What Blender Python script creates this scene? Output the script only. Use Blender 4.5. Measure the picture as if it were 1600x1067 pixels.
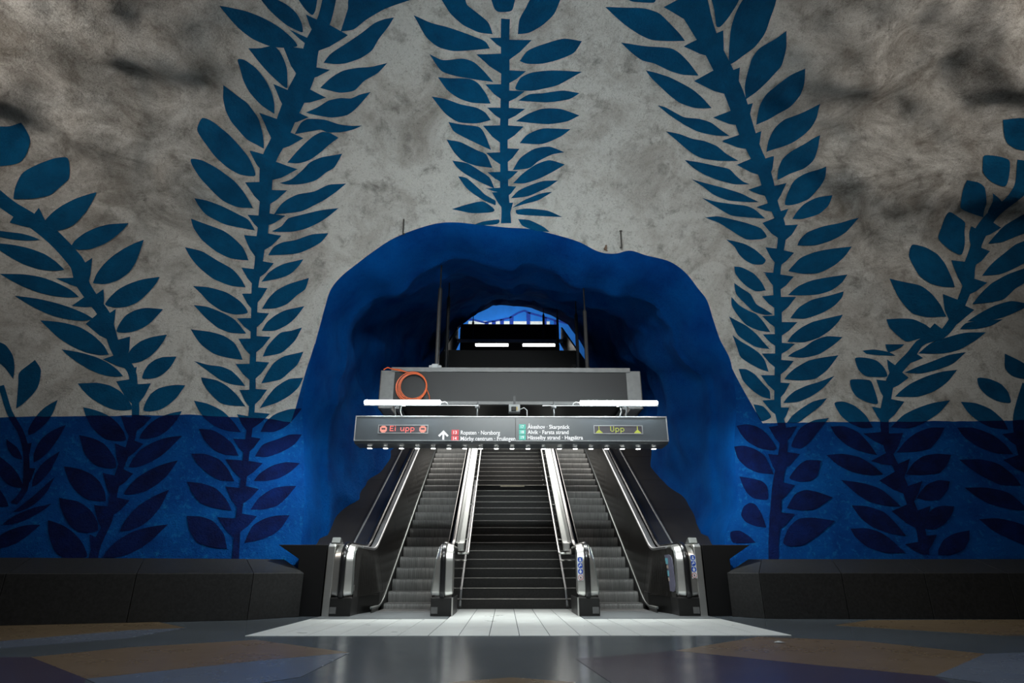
import bpy, bmesh, math, random
import numpy as np
from mathutils import Vector, Matrix
from mathutils.bvhtree import BVHTree

for _o in list(bpy.data.objects):
    bpy.data.objects.remove(_o, do_unlink=True)
S = bpy.context.scene
COL = S.collection
R = math.radians
random.seed(7)

# ------------------------------------------------------------------ camera
cam_d = bpy.data.cameras.new('camera')
cam_d.sensor_width = 36.0
cam_d.lens = 930.0 / 1600.0 * 36.0
cam_d.clip_end = 200
cam = bpy.data.objects.new('camera', cam_d)
cam.location = (-0.155, 0.0, 0.65)
cam.rotation_euler = (R(90 + 20.95), 0, R(-0.633))
COL.objects.link(cam)
S.camera = cam

# ------------------------------------------------------------------ world, exposure
w = bpy.data.worlds.new('world')
w.use_nodes = True
w.node_tree.nodes['Background'].inputs[0].default_value = (0.02, 0.022, 0.026, 1)
w.node_tree.nodes['Background'].inputs[1].default_value = 0.04
S.world = w
S.view_settings.view_transform = 'Standard'
S.view_settings.look = 'None'
S.view_settings.gamma = 1.0
S.view_settings.use_curve_mapping = False
S.view_settings.exposure = 0.0

# ------------------------------------------------------------------ lights of the hall and added fills
TUBE_E = 85.0          # emission of the two fluorescent tubes above the sign
DOWN_E = 14.0          # emission of the small downlights under the sign


def area(name, loc, target, sx, sy, power, color, spread=180):
    d = bpy.data.lights.new(name, 'AREA')
    d.shape = 'RECTANGLE'
    d.size, d.size_y = sx, sy
    d.energy = power
    d.color = color
    d.spread = R(spread)
    o = bpy.data.objects.new(name, d)
    o.location = loc
    v = Vector(target) - Vector(loc)
    o.rotation_euler = v.to_track_quat('-Z', 'Y').to_euler()
    COL.objects.link(o)
    return o


# rows of hall luminaires on both sides (outside the frame) the lamps of the upper hall, and added fills
area('hall_light', (-9.0, 4.6, 7.7), (-4.5, 9.0, 7.3), 3.0, 0.4, 145, (1.0, 0.90, 0.80), 130)
area('hall_light', (9.0, 4.6, 7.7), (4.5, 9.0, 7.3), 3.0, 0.4, 150, (1.0, 0.90, 0.80), 130)
area('hall_light', (0.0, 3.0, 5.4), (0.0, 10.5, 5.2), 3.0, 0.3, 275, (0.93, 1.0, 0.99), 130)  # frontal fill added to brighten the rock around the arch, no fixture there
area('shaft_lamp_row', (0, 16.0, 5.4), (0, 15.5, 0), 3.8, 2.4, 300, (1.0, 0.96, 0.90))
area('hall_floor_lamp_row', (0.0, 4.0, 8.7), (0.0, 5.0, 0.0), 9.0, 0.4, 210, (0.98, 1.0, 1.0), 110)
area('shaft_fill', (0, 12.6, 4.5), (0, 14.5, 9.0), 3.0, 0.3, 14, (0.95, 1.0, 1.0))  # unseen fill added above the bulkhead to lighten the tunnel roof
area('upper_hall_lamp', (0, 24.2, 10.6), (0, 27.0, 12.2), 5.0, 0.4, 190, (0.92, 0.98, 1.0))
for _s in (-1, 1):      # fill spots added at the sign ends to brighten the rock beside the arch
    _d = bpy.data.lights.new('sign_side_fill', 'SPOT')
    _d.energy = 300; _d.spot_size = R(125); _d.spot_blend = .9; _d.color = (0.92, 1.0, 1.0); _d.shadow_soft_size = .04
    _o = bpy.data.objects.new('sign_side_fill', _d)
    _o.location = (_s * 2.62 - .05, 9.62, 2.50)
    _o.rotation_euler = (Vector((_s * 3.95, 10.55, 1.5)) - Vector(_o.location)).to_track_quat('-Z', 'Y').to_euler()
    COL.objects.link(_o)
for _i in range(19):   # the downlights under the sign
    _d = bpy.data.lights.new('downlight_beam', 'SPOT')
    _d.energy = 42; _d.spot_size = R(66); _d.spot_blend = .8; _d.color = (0.96, 1.0, 0.95); _d.shadow_soft_size = .03
    _o = bpy.data.objects.new('downlight_beam', _d)
    _o.location = (-2.43 + _i * 4.775 / 18, 9.985, 2.53)
    _o.rotation_euler = (R(-11), 0, 0)
    COL.objects.link(_o)

# ------------------------------------------------------------------ rock surface of the hall
def _hash(i, j, seed):
    i = np.asarray(i, dtype=np.int64); j = np.asarray(j, dtype=np.int64)
    n = (i * 374761393 + j * 668265263 + seed * 974711) & 0x7fffffff
    n = ((n ^ (n >> 13)) * 1274126177) & 0x7fffffff
    n = n ^ (n >> 16)
    return (n & 0xffff) / 65535.0 * 2.0 - 1.0


def vnoise(x, y, seed=0):
    x = np.asarray(x, float); y = np.asarray(y, float)
    i = np.floor(x); j = np.floor(y)
    fx = x - i; fy = y - j
    fx = fx * fx * fx * (fx * (fx * 6 - 15) + 10); fy = fy * fy * fy * (fy * (fy * 6 - 15) + 10)
    a = _hash(i, j, seed); b = _hash(i + 1, j, seed); c = _hash(i, j + 1, seed); d = _hash(i + 1, j + 1, seed)
    return (a * (1 - fx) + b * fx) * (1 - fy) + (c * (1 - fx) + d * fx) * fy


PROF = [(10.15, 0.0), (10.2, 0.8), (10.42, 2.0), (10.6, 3.2), (10.62, 4.4), (10.4, 5.7), (9.9, 6.8), (9.1, 7.7), (8.0, 8.45),
        (6.6, 8.95), (5.0, 9.2), (3.0, 9.35), (0.0, 9.35), (-3.0, 9.1), (-5.5, 8.0), (-7.0, 6.0), (-7.5, 3.0), (-7.5, 0.0)]


def _dense(P):
    P = np.array(P, float); out = []
    Q = np.vstack([2 * P[0] - P[1], P, 2 * P[-1] - P[-2]])
    for k in range(1, len(Q) - 2):
        p0, p1, p2, p3 = Q[k - 1:k + 3]
        for t in np.linspace(0, 1, 16, endpoint=False):
            out.append(0.5 * (2 * p1 + (p2 - p0) * t + (2 * p0 - 5 * p1 + 4 * p2 - p3) * t * t + (3 * p1 - p0 - 3 * p2 + p3) * t ** 3))
    out.append(P[-1])
    return np.array(out)


_PD = _dense(PROF)
_PT = np.concatenate([[0], np.cumsum(np.hypot(*np.diff(_PD, axis=0).T))])
_tan = np.gradient(_PD, axis=0)
_tan /= np.hypot(_tan[:, 0], _tan[:, 1])[:, None]
T_CEIL = float(np.interp(-3.0, -_PD[:, 0], _PT)) if False else float(_PT[16 * 11])   # where the wall hands over to the ceiling (y = 3)
T_END = float(_PT[-1])


def surf(X, T, off=0.0):
    X = np.asarray(X, float); T = np.asarray(T, float)
    y = np.interp(T, _PT, _PD[:, 0]); z = np.interp(T, _PT, _PD[:, 1])
    ty = np.interp(T, _PT, _tan[:, 0]); tz = np.interp(T, _PT, _tan[:, 1])
    ny, nz = -tz, ty
    soft = lambda u: np.log1p(np.exp(np.clip(u * 2.0, -40, 40))) / 2.0
    wt = np.clip(1.2 - T / 20.0, 0.2, 1)
    y = y - (0.30 * soft(-X - 3.6) + 0.05 * soft(X - 3.6)) * wt
    side = np.clip((np.abs(X) - 3.2) / 2.2, 0, 1) * np.clip((T - 5.0) / 2.5, 0, 1)
    top = np.clip((T - 8.5) / 3.0, 0, 1)
    disp = 0.05 * vnoise(X / 1.9 + 3.1, T / 1.9, 1) + 0.022 * vnoise(X / 0.75, T / 0.75 + 5, 2)
    disp = disp + np.maximum(side, 0.55 * top) * (0.26 * vnoise(X / 1.5 + 9 + T / 3, T / 1.1, 3) + 0.11 * vnoise(X / 0.6 + 0.4 * T, T / 0.5, 4) + 0.035 * vnoise(X / 0.28, T / 0.28, 5))
    u = np.clip((np.abs(X) - 3.45) / np.where(X > 0, 0.95, 1.05), 0, 1)
    low = np.clip((4.2 - T) / 1.4, 0, 1)
    disp = disp - 0.50 * (1 - u * u * (3 - 2 * u)) * low * low * (3 - 2 * low) * (np.abs(X) > 2.5)
    disp = disp + off
    return np.stack([X, y + ny * disp, z + nz * disp], -1)

# ------------------------------------------------------------------ painted vines: stem (x, t, width), thorns and leaves in centimetres along the wall surface
VINES={}
VINES['far_left']=([-824,346,7,-799,300,7,-771,267,7,-755,236,7,-743,201,7,-735,173,8,-745,155,9],
[[-754,252,-762,249,-750,222],[-736,212,-747,212,-737,180]],
[[-792,307,-802,348,-806,368,-791,391,-779,375,-775,351,-777,336,-786,315],[-850,418,-835,412,-822,396,-815,377,-811,356,-826,373,-843,389],[-762,264,-765,274,-764,288,-761,301,-756,312,-749,320,-743,326,-743,316,-743,303,-745,289,-750,277,-756,268],[-741,221,-745,233,-746,248,-743,261,-736,272,-728,279,-720,284,-721,274,-723,261,-726,248,-730,236,-736,226],[-730,183,-733,193,-733,205,-731,217,-726,227,-720,235,-715,241,-715,232,-716,220,-717,208,-721,196,-725,188],[-740,145,-736,151,-730,160,-723,171,-717,183,-712,193,-708,200,-709,189,-710,176,-715,163,-722,153,-731,147],[-746,127,-742,133,-735,141,-726,147,-715,153,-705,156,-698,159,-702,152,-709,144,-718,136,-728,130,-738,127],[-748,93,-747,103,-742,113,-733,120,-722,125,-711,127,-701,127,-705,120,-711,111,-719,102,-729,96,-740,93],[-757,225,-759,230,-764,237,-770,244,-777,249,-783,253,-787,256,-785,250,-781,242,-775,235,-769,229,-762,226],[-740,182,-746,191,-754,202,-765,213,-777,222,-787,229,-795,234,-790,223,-783,209,-773,197,-762,187,-750,182],[-748,153,-751,158,-756,165,-762,172,-768,178,-775,182,-779,185,-777,178,-774,169,-769,161,-763,155,-755,152]])
VINES['outer_left']=([-884,678,23,-865,657,25,-840,644,25,-796,610,27,-756,564,25,-754,539,21,-735,510,18,-710,480,17,-698,449,16,-681,412,14,-655,389,12,-643,351,10,-631,308,10,-627,266,9,-631,218,9,-627,179,9,-620,136,10,-626,99,11,-623,75,11],
[[-863,628,-853,650,-816,624],[-790,538,-754,544,-751,535],[-790,538,-754,544,-743,523],[-761,492,-739,517,-723,496],[-736,462,-718,489,-691,434],[-700,402,-682,413,-654,386],[-673,365,-650,372,-635,321],[-651,305,-631,304,-627,265],[-648,259,-629,252,-631,218],[-651,210,-630,206,-626,169],[-646,159,-624,157,-623,120],[-638,115,-625,109,-624,80],[-820,661,-833,638,-805,616],[-784,616,-794,607,-772,582],[-739,582,-756,565,-743,523],[-719,528,-735,510,-729,503],[-719,527,-735,510,-717,488],[-698,494,-711,480,-697,447],[-669,447,-692,436,-667,399],[-649,394,-655,389,-649,369],[-623,366,-646,362,-635,323],[-609,307,-632,310,-628,278],[-610,261,-627,267,-630,232],[-611,211,-631,220,-628,185],[-603,168,-626,173,-621,140]],
[[-884,783,-858,793,-839,802,-839,789,-837,770,-842,752,-851,736,-866,728,-886,722],[-854,676,-845,716,-826,736,-804,749,-785,752,-782,721,-790,705,-803,686,-826,676,-853,671],[-820,622,-812,638,-799,656,-781,673,-767,686,-751,696,-737,702,-742,685,-749,663,-762,642,-781,628,-803,621],[-773,596,-765,610,-751,625,-733,638,-715,647,-700,651,-687,654,-696,640,-709,624,-724,609,-741,598,-759,594],[-735,536,-731,552,-722,572,-710,591,-695,607,-679,619,-666,627,-671,608,-677,585,-687,563,-701,546,-718,537],[-819,604,-830,608,-845,611,-861,611,-879,611,-895,609,-906,607,-895,604,-879,601,-862,599,-845,599,-830,601],[-779,555,-792,567,-810,579,-832,586,-854,589,-874,589,-889,588,-876,578,-859,567,-839,557,-816,551,-794,551],[-714,500,-709,514,-698,530,-684,543,-668,553,-653,559,-641,563,-646,547,-655,529,-667,512,-682,501,-699,497],[-690,454,-688,469,-681,485,-669,496,-655,502,-640,503,-628,503,-634,492,-642,478,-652,466,-665,457,-678,453],[-668,399,-667,412,-662,427,-652,440,-639,449,-626,454,-616,457,-619,444,-625,429,-633,415,-644,404,-657,399],[-637,374,-637,386,-633,399,-625,409,-615,415,-604,417,-595,418,-597,408,-601,396,-608,385,-617,377,-627,374],[-623,318,-623,332,-619,347,-610,358,-597,364,-584,367,-572,367,-576,356,-581,343,-590,330,-600,321,-612,317],[-753,509,-766,520,-787,530,-810,537,-834,539,-854,537,-868,535,-854,527,-836,518,-813,510,-789,506,-768,506],[-726,472,-740,480,-761,488,-784,494,-808,498,-827,499,-842,499,-827,490,-808,480,-785,471,-762,467,-741,467],[-693,411,-704,427,-722,443,-743,455,-765,460,-784,461,-799,460,-786,448,-770,434,-749,421,-727,412,-707,409],[-665,375,-676,386,-692,397,-711,405,-731,410,-747,412,-760,413,-748,403,-732,392,-714,382,-695,375,-677,373],[-639,319,-648,334,-663,348,-680,357,-698,360,-713,358,-724,356,-714,345,-700,333,-683,323,-666,316,-650,315],[-617,270,-616,281,-610,294,-601,305,-589,313,-578,318,-568,321,-571,309,-576,296,-584,283,-594,274,-606,270],[-635,266,-641,279,-652,292,-666,303,-681,310,-695,314,-706,316,-699,303,-688,287,-675,274,-661,265,-646,263],[-620,221,-618,234,-612,250,-600,262,-586,271,-571,276,-559,278,-565,267,-573,253,-583,240,-596,229,-609,222],[-613,178,-611,190,-604,204,-593,216,-579,226,-566,232,-555,236,-559,223,-565,208,-575,194,-587,183,-601,178],[-602,120,-601,132,-596,147,-588,161,-576,173,-565,181,-555,187,-557,173,-560,157,-567,141,-577,129,-590,122],[-613,83,-609,95,-600,108,-587,119,-571,126,-555,130,-542,132,-549,121,-558,107,-570,95,-585,86,-600,82],[-637,220,-641,233,-651,246,-662,257,-676,264,-688,267,-698,269,-692,257,-685,243,-674,230,-661,221,-647,218],[-633,166,-639,180,-650,195,-663,206,-678,213,-691,216,-702,217,-695,205,-685,190,-672,177,-658,168,-644,165],[-630,121,-634,133,-644,147,-656,157,-669,164,-682,166,-692,168,-686,155,-677,141,-666,128,-654,119,-641,117],[-632,83,-637,94,-646,106,-658,117,-672,126,-684,131,-694,134,-689,120,-681,104,-671,90,-658,81,-644,79]])
VINES['left']=([-287,1091,19,-304,1053,19,-336,1009,22,-354,963,27,-383,918,31,-411,873,27,-433,831,24,-442,816,23,-455,781,24,-464,727,18,-476,678,19,-481,634,15,-486,579,12,-484,531,10,-480,476,10,-475,421,10,-467,367,10,-462,325,9,-462,312,9,-458,263,9,-452,215,9,-450,177,8,-444,126,8,-437,78,9],
[[-330,1062,-307,1048,-325,1024],[-364,1034,-330,1017,-338,1005],[-382,1005,-338,1003,-365,947],[-414,939,-377,927,-402,887],[-451,884,-411,873,-436,826],[-480,815,-443,812,-447,801],[-480,814,-443,811,-456,775],[-494,757,-459,763,-467,716],[-500,697,-471,699,-478,669],[-507,659,-479,660,-484,614],[-512,598,-486,598,-485,563],[-506,548,-485,551,-483,516],[-510,500,-482,504,-480,474],[-504,462,-479,465,-476,429],[-502,414,-475,417,-469,381],[-488,366,-468,368,-463,331],[-485,322,-462,319,-460,288],[-483,278,-459,278,-456,249],[-486,241,-455,240,-452,205],[-476,195,-451,193,-448,156],[-477,145,-446,143,-442,109],[-274,1028,-306,1050,-341,996],[-315,970,-349,976,-362,950],[-330,924,-367,943,-388,910],[-366,888,-395,899,-414,868],[-384,848,-419,859,-440,819],[-400,793,-445,806,-459,763],[-423,752,-461,748,-467,715],[-431,704,-470,705,-477,677],[-443,666,-478,668,-482,629],[-457,613,-484,615,-486,577],[-464,564,-485,563,-485,552],[-465,563,-485,562,-484,527],[-458,516,-483,515,-480,482],[-451,471,-479,470,-476,434],[-448,422,-475,422,-470,383],[-444,370,-468,370,-463,337],[-434,327,-462,327,-461,294],[-441,281,-460,283,-456,251],[-430,238,-455,240,-452,208],[-428,194,-451,197,-448,164],[-423,150,-447,152,-443,118]],
[[-359,1007,-366,1022,-380,1037,-399,1049,-421,1057,-442,1059,-458,1060,-453,1044,-445,1025,-429,1010,-406,1002,-380,1002],[-344,1031,-341,1047,-344,1063,-354,1075,-366,1083,-380,1086,-393,1087,-389,1077,-384,1065,-376,1052,-366,1041,-354,1034],[-339,1091,-329,1070,-321,1061,-314,1069,-305,1092],[-440,992,-419,996,-398,1003,-390,996,-386,983,-385,966,-391,937,-397,937,-416,957,-429,974,-436,985],[-462,971,-451,972,-435,961,-425,943,-422,921,-422,903,-426,885,-444,899,-458,920,-463,939,-462,957],[-498,923,-483,910,-466,898,-457,877,-456,853,-454,822,-481,833,-498,856,-508,879,-508,899],[-250,1094,-266,1068,-284,1034,-263,1037,-241,1052,-208,1071,-167,1083,-147,1091],[-323,982,-308,997,-279,1015,-251,1032,-227,1048,-211,1055,-195,1058,-208,1041,-226,1022,-239,1005,-259,992,-286,982,-304,980],[-337,940,-316,957,-294,969,-267,975,-243,978,-217,984,-235,968,-260,954,-281,937,-307,933],[-369,896,-345,908,-327,919,-306,924,-288,924,-271,931,-252,936,-267,921,-283,906,-300,895,-327,890,-352,893],[-399,853,-383,875,-367,885,-341,886,-316,879,-295,877,-275,878,-291,871,-315,865,-337,864,-349,868,-367,863],[-549,859,-528,854,-509,838,-493,817,-480,797,-475,772,-499,770,-518,779,-537,796,-553,818,-561,838],[-416,803,-401,821,-384,838,-365,854,-347,864,-334,863,-320,855,-338,842,-357,826,-376,812,-396,804],[-434,764,-412,774,-391,793,-377,807,-355,818,-317,827,-334,802,-351,791,-370,776,-394,767,-419,763],[-452,704,-436,725,-422,737,-404,747,-375,755,-348,769,-316,773,-336,757,-358,741,-380,728,-404,715],[-460,672,-441,684,-426,700,-397,711,-366,721,-334,727,-356,709,-373,697,-397,684,-421,676,-443,673],[-467,627,-457,644,-441,654,-417,661,-387,674,-356,679,-369,662,-385,651,-409,638,-433,632],[-476,575,-466,593,-453,605,-436,615,-403,626,-412,612,-425,597,-442,587],[-575,787,-557,786,-532,774,-512,758,-499,737,-488,711,-513,709,-535,717,-550,733,-564,754,-574,776],[-579,716,-562,714,-537,706,-516,696,-500,688,-490,670,-517,672,-540,675,-565,686,-574,699],[-591,677,-568,670,-540,662,-524,651,-509,636,-501,613,-529,613,-552,622,-576,640,-588,659],[-603,623,-575,619,-551,606,-526,593,-510,576,-501,561,-525,561,-554,570,-576,586,-593,605],[-471,523,-461,545,-448,562,-426,577,-392,591,-398,569,-412,556,-429,537,-448,527],[-467,481,-460,498,-447,513,-430,525,-398,536,-412,512,-425,497,-444,484],[-460,432,-455,451,-445,468,-434,481,-417,486,-399,494,-408,469,-419,454,-432,441],[-455,381,-449,401,-440,422,-424,436,-392,447,-400,422,-411,408,-426,391],[-451,335,-442,356,-431,376,-412,393,-388,398,-395,380,-409,363,-428,347],[-588,553,-560,553,-531,547,-509,534,-497,521,-494,512,-513,507,-535,511,-558,525,-573,540],[-582,517,-559,516,-532,507,-512,496,-492,473,-517,472,-539,479,-561,496,-574,509],[-581,471,-551,470,-528,465,-510,454,-499,438,-492,423,-518,425,-539,430,-559,443,-570,455],[-567,413,-544,408,-524,407,-507,401,-491,387,-480,374,-503,376,-522,383,-543,397],[-551,384,-527,381,-509,372,-491,357,-474,337,-497,337,-515,341,-537,361,-547,375],[-443,293,-438,312,-426,328,-407,340,-388,345,-399,326,-409,310,-425,296],[-554,341,-532,337,-508,326,-488,308,-473,290,-492,291,-515,299,-534,313,-546,328],[-537,292,-516,291,-497,281,-480,267,-468,248,-488,249,-506,256,-524,272],[-538,248,-519,249,-495,240,-478,223,-465,204,-485,205,-504,214,-526,232],[-533,201,-512,199,-489,191,-470,173,-459,156,-482,159,-506,167,-523,185],[-520,146,-499,145,-481,138,-462,119,-452,96,-474,98,-496,106,-511,125],[-443,248,-436,270,-420,283,-403,297,-386,302,-395,281,-409,264,-426,250],[-437,206,-431,220,-417,237,-400,248,-382,251,-392,233,-406,217,-421,209],[-433,159,-426,179,-411,198,-396,206,-381,210,-390,190,-401,172,-418,162],[-431,106,-426,133,-413,148,-399,156,-383,160,-390,138,-399,124,-415,112]])
VINES['middle']=([-18,1058,14,-19,1024,14,-18,973,14,-19,921,15,-21,855,14,-20,809,14,-20,762,16,-16,729,16,-16,701,20],
[[-44,1024,-19,1025,-19,1006],[-67,998,-19,1000,-18,964],[-53,950,-19,951,-19,922],[-50,912,-19,912,-20,889],[-58,881,-20,882,-21,847],[-53,834,-21,835,-20,809],[-51,799,-20,800,-20,778],[-54,769,-20,771,-20,760],[-43,762,-20,763,-16,724],[25,1023,-19,1022,-18,986],[17,973,-18,974,-19,949],[16,940,-19,941,-19,919],[17,910,-19,912,-20,889],[15,880,-20,882,-21,852],[8,841,-21,842,-20,812],[6,801,-20,802,-20,781],[3,773,-20,774,-19,750],[-3,743,-17,742,-16,703]],
[[-121,1088,-107,1061,-87,1042,-62,1032,-39,1030,-46,1047,-62,1059,-79,1072,-85,1085],[-42,1088,-36,1070,-29,1065,-14,1066,-7,1070,-2,1092],[26,1093,13,1072,4,1054,2,1032,21,1035,42,1048,59,1065,69,1092],[-164,1060,-140,1049,-113,1040,-84,1030,-59,1022,-50,1017,-44,1008,-71,1005,-104,1003,-129,1010,-148,1027],[-145,999,-123,989,-90,991,-71,985,-53,969,-39,954,-76,958,-106,963,-128,972],[-134,961,-114,959,-80,958,-65,951,-52,935,-44,919,-77,920,-100,927,-119,940],[-147,930,-124,926,-97,917,-70,912,-54,904,-44,891,-70,885,-102,887,-125,902],[-120,887,-98,883,-66,879,-55,866,-44,839,-71,851,-95,862,-111,871],[-125,856,-99,852,-71,839,-53,831,-42,807,-72,811,-96,819,-112,834],[-116,819,-88,815,-64,801,-47,789,-38,769,-67,782,-93,796,-108,808],[-106,791,-90,788,-71,772,-55,757,-37,747,-36,738,-60,748,-89,768],[-119,730,-90,739,-60,745,-39,731,-43,725,-81,723],[-77,701,-60,707,-31,711,-29,706,-35,702,-60,700],[6,989,18,1005,36,1014,58,1022,79,1027,107,1024,96,1005,74,994,45,986,19,985],[-1,945,8,962,27,971,61,975,112,974,92,962,70,950,35,942,8,941],[4,924,24,935,47,937,82,942,111,938,94,928,56,922],[1,889,21,901,48,911,80,911,114,900,93,890,61,885,33,886],[8,851,22,866,50,877,100,876,82,863,50,850],[-4,803,10,825,35,841,63,845,91,835,68,831,43,819,27,807],[-3,779,15,797,39,813,64,821,93,813,69,799,44,787,19,779],[-7,751,7,765,28,775,53,783,81,784,65,773,49,765,25,755],[-5,733,17,747,46,759,60,762,71,763,58,755,43,747,17,740],[2,729,24,732,63,728,92,716,54,718,7,721],[7,712,29,710,55,698,68,688,42,690,16,699]])
VINES['right']=([265,1096,44,278,1079,43,295,1053,34,320,1019,27,348,983,27,379,942,29,402,905,30,425,865,28,449,828,23,474,783,23,494,743,19,504,708,15,509,671,13,508,632,12,506,600,14,506,545,14,504,503,13,501,460,12,495,420,11,488,378,11,481,336,12,484,317,14,481,282,13,468,242,15,451,200,16,437,151,17,425,108,14,420,79,13],
[[229,1079,265,1096,296,1052],[275,1018,308,1036,337,997],[306,960,347,984,385,932],[354,897,396,914,416,880],[377,856,422,870,429,859],[378,855,423,869,444,837],[410,812,450,828,454,818],[413,813,450,827,469,791],[439,768,477,778,490,752],[460,735,494,744,500,724],[473,705,501,717,509,670],[483,658,509,654,508,620],[480,610,507,608,506,597],[484,606,507,604,507,575],[478,563,506,565,505,534],[476,524,505,524,504,497],[475,488,503,488,501,460],[470,451,499,450,495,419],[463,409,493,408,487,373],[458,360,485,361,483,325],[460,309,484,312,477,270],[449,259,473,256,459,218],[335,1041,310,1033,344,989],[378,983,356,972,387,929],[420,920,396,914,419,876],[450,870,427,862,433,853],[450,870,427,861,448,830],[478,827,453,820,458,811],[480,827,454,819,474,784],[513,778,481,771,497,736],[521,731,500,724,504,706],[536,701,505,700,509,665],[533,646,509,653,507,618],[539,600,507,606,506,595],[537,599,507,604,507,571],[541,560,506,561,505,524],[540,510,505,511,503,481],[532,468,502,471,499,446],[526,435,498,438,493,405],[513,392,491,394,485,358],[503,345,483,346,484,317],[509,309,483,306,478,274],[501,257,475,263,461,224],[481,202,456,210,442,170],[469,153,439,157,429,122]],
[[165,1090,181,1084,212,1085,215,1093],[139,1075,170,1075,201,1076,224,1070,245,1054,263,1039,275,1027,245,1028,219,1030,198,1037,174,1050,155,1063],[171,1023,203,1020,234,1019,255,1016,271,1007,291,990,312,969,284,971,261,978,232,991,210,996,190,1008],[219,979,238,975,260,968,282,958,306,946,326,932,348,913,319,913,290,922,267,937,248,952,231,966],[250,919,265,915,281,907,303,897,331,894,352,888,371,876,391,864,364,866,333,872,305,884,274,902],[273,873,299,868,323,860,346,856,370,847,390,833,415,820,380,821,345,826,321,838,295,857],[301,1091,311,1073,321,1049,329,1047,340,1062,346,1090],[402,1091,357,1090,349,1071,347,1048,349,1026,353,1004,360,989,376,1001,393,1015,402,1035,404,1056],[436,1041,421,1028,402,1013,394,996,394,970,397,948,405,927,420,943,435,969,445,987,444,1014],[482,985,464,972,448,956,437,938,435,916,438,881,461,891,484,912,494,935,491,959],[536,919,514,905,486,892,473,875,467,853,466,834,490,843,517,857,538,874,541,896],[315,822,343,818,373,812,399,806,413,794,428,783,441,778,411,779,382,786,355,796,333,808],[333,787,360,780,392,772,425,762,444,753,465,744,432,746,403,749,377,759,355,774],[356,753,382,746,410,742,439,738,459,729,478,713,443,716,414,720,386,735],[366,716,391,718,422,711,445,705,471,695,483,679,474,674,449,674,419,691,393,706],[411,674,426,671,447,665,464,655,476,644,485,633,479,625,462,626,448,634,436,646,427,661],[566,858,542,851,511,838,499,824,492,805,493,784,515,793,542,803,556,825,564,840],[574,809,555,799,534,787,524,776,518,756,516,738,533,739,559,748,574,770,577,788],[599,755,573,750,551,739,535,725,526,712,545,712,575,720,593,734,598,745],[652,712,616,703,580,696,554,686,540,671,537,660,571,660,605,670,629,683,644,698],[649,657,607,653,573,647,547,636,535,622,527,611,554,605,583,606,611,620,633,638],[427,622,441,620,462,608,476,591,485,574,467,573,452,581,438,595,429,609],[427,590,441,579,457,567,467,548,482,537,496,526,481,526,461,534,446,550,430,569],[421,563,435,547,451,536,466,528,478,512,489,492,469,496,446,508,429,531,421,548],[415,525,428,517,446,506,463,490,475,473,485,459,461,464,444,475,429,488,421,508],[419,488,433,476,451,464,465,452,474,437,478,415,462,422,442,435,430,446,425,466],[424,422,438,421,452,411,465,392,474,378,473,362,459,367,445,378,430,398],[441,353,458,348,468,328,450,320,444,334],[637,602,605,598,572,592,546,581,526,564,550,563,580,564,608,572,627,586],[632,570,605,562,571,554,546,540,534,527,527,518,555,517,586,527,611,541,628,558],[627,524,596,517,568,510,546,499,528,485,518,472,549,471,576,479,599,493,617,510],[622,480,593,482,568,474,548,461,528,452,516,444,543,441,573,447,602,464],[610,445,580,441,553,435,527,421,512,409,504,400,531,397,560,400,584,416,600,433],[596,405,567,394,543,387,520,377,505,366,494,354,521,356,546,366,570,381],[574,362,548,356,523,342,505,329,493,316,512,316,534,330,559,347],[408,316,424,316,443,308,456,293,465,271,458,265,436,270,421,283,413,299],[400,280,414,278,430,268,443,254,451,222,427,226,412,238,402,257],[399,225,413,219,429,211,435,200,431,179,413,183,405,194,401,208],[391,160,397,173,406,177,413,172,418,155,420,133,407,137,395,147],[372,134,385,134,396,122,402,111,373,116],[569,324,542,320,515,306,498,285,491,271,506,267,524,279,546,301],[534,244,510,245,493,235,475,215,487,208,506,208,521,218],[537,180,517,188,496,193,477,186,458,163,480,159,505,161],[530,141,499,146,474,145,454,131,439,107,449,101,471,103,501,120]])
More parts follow.
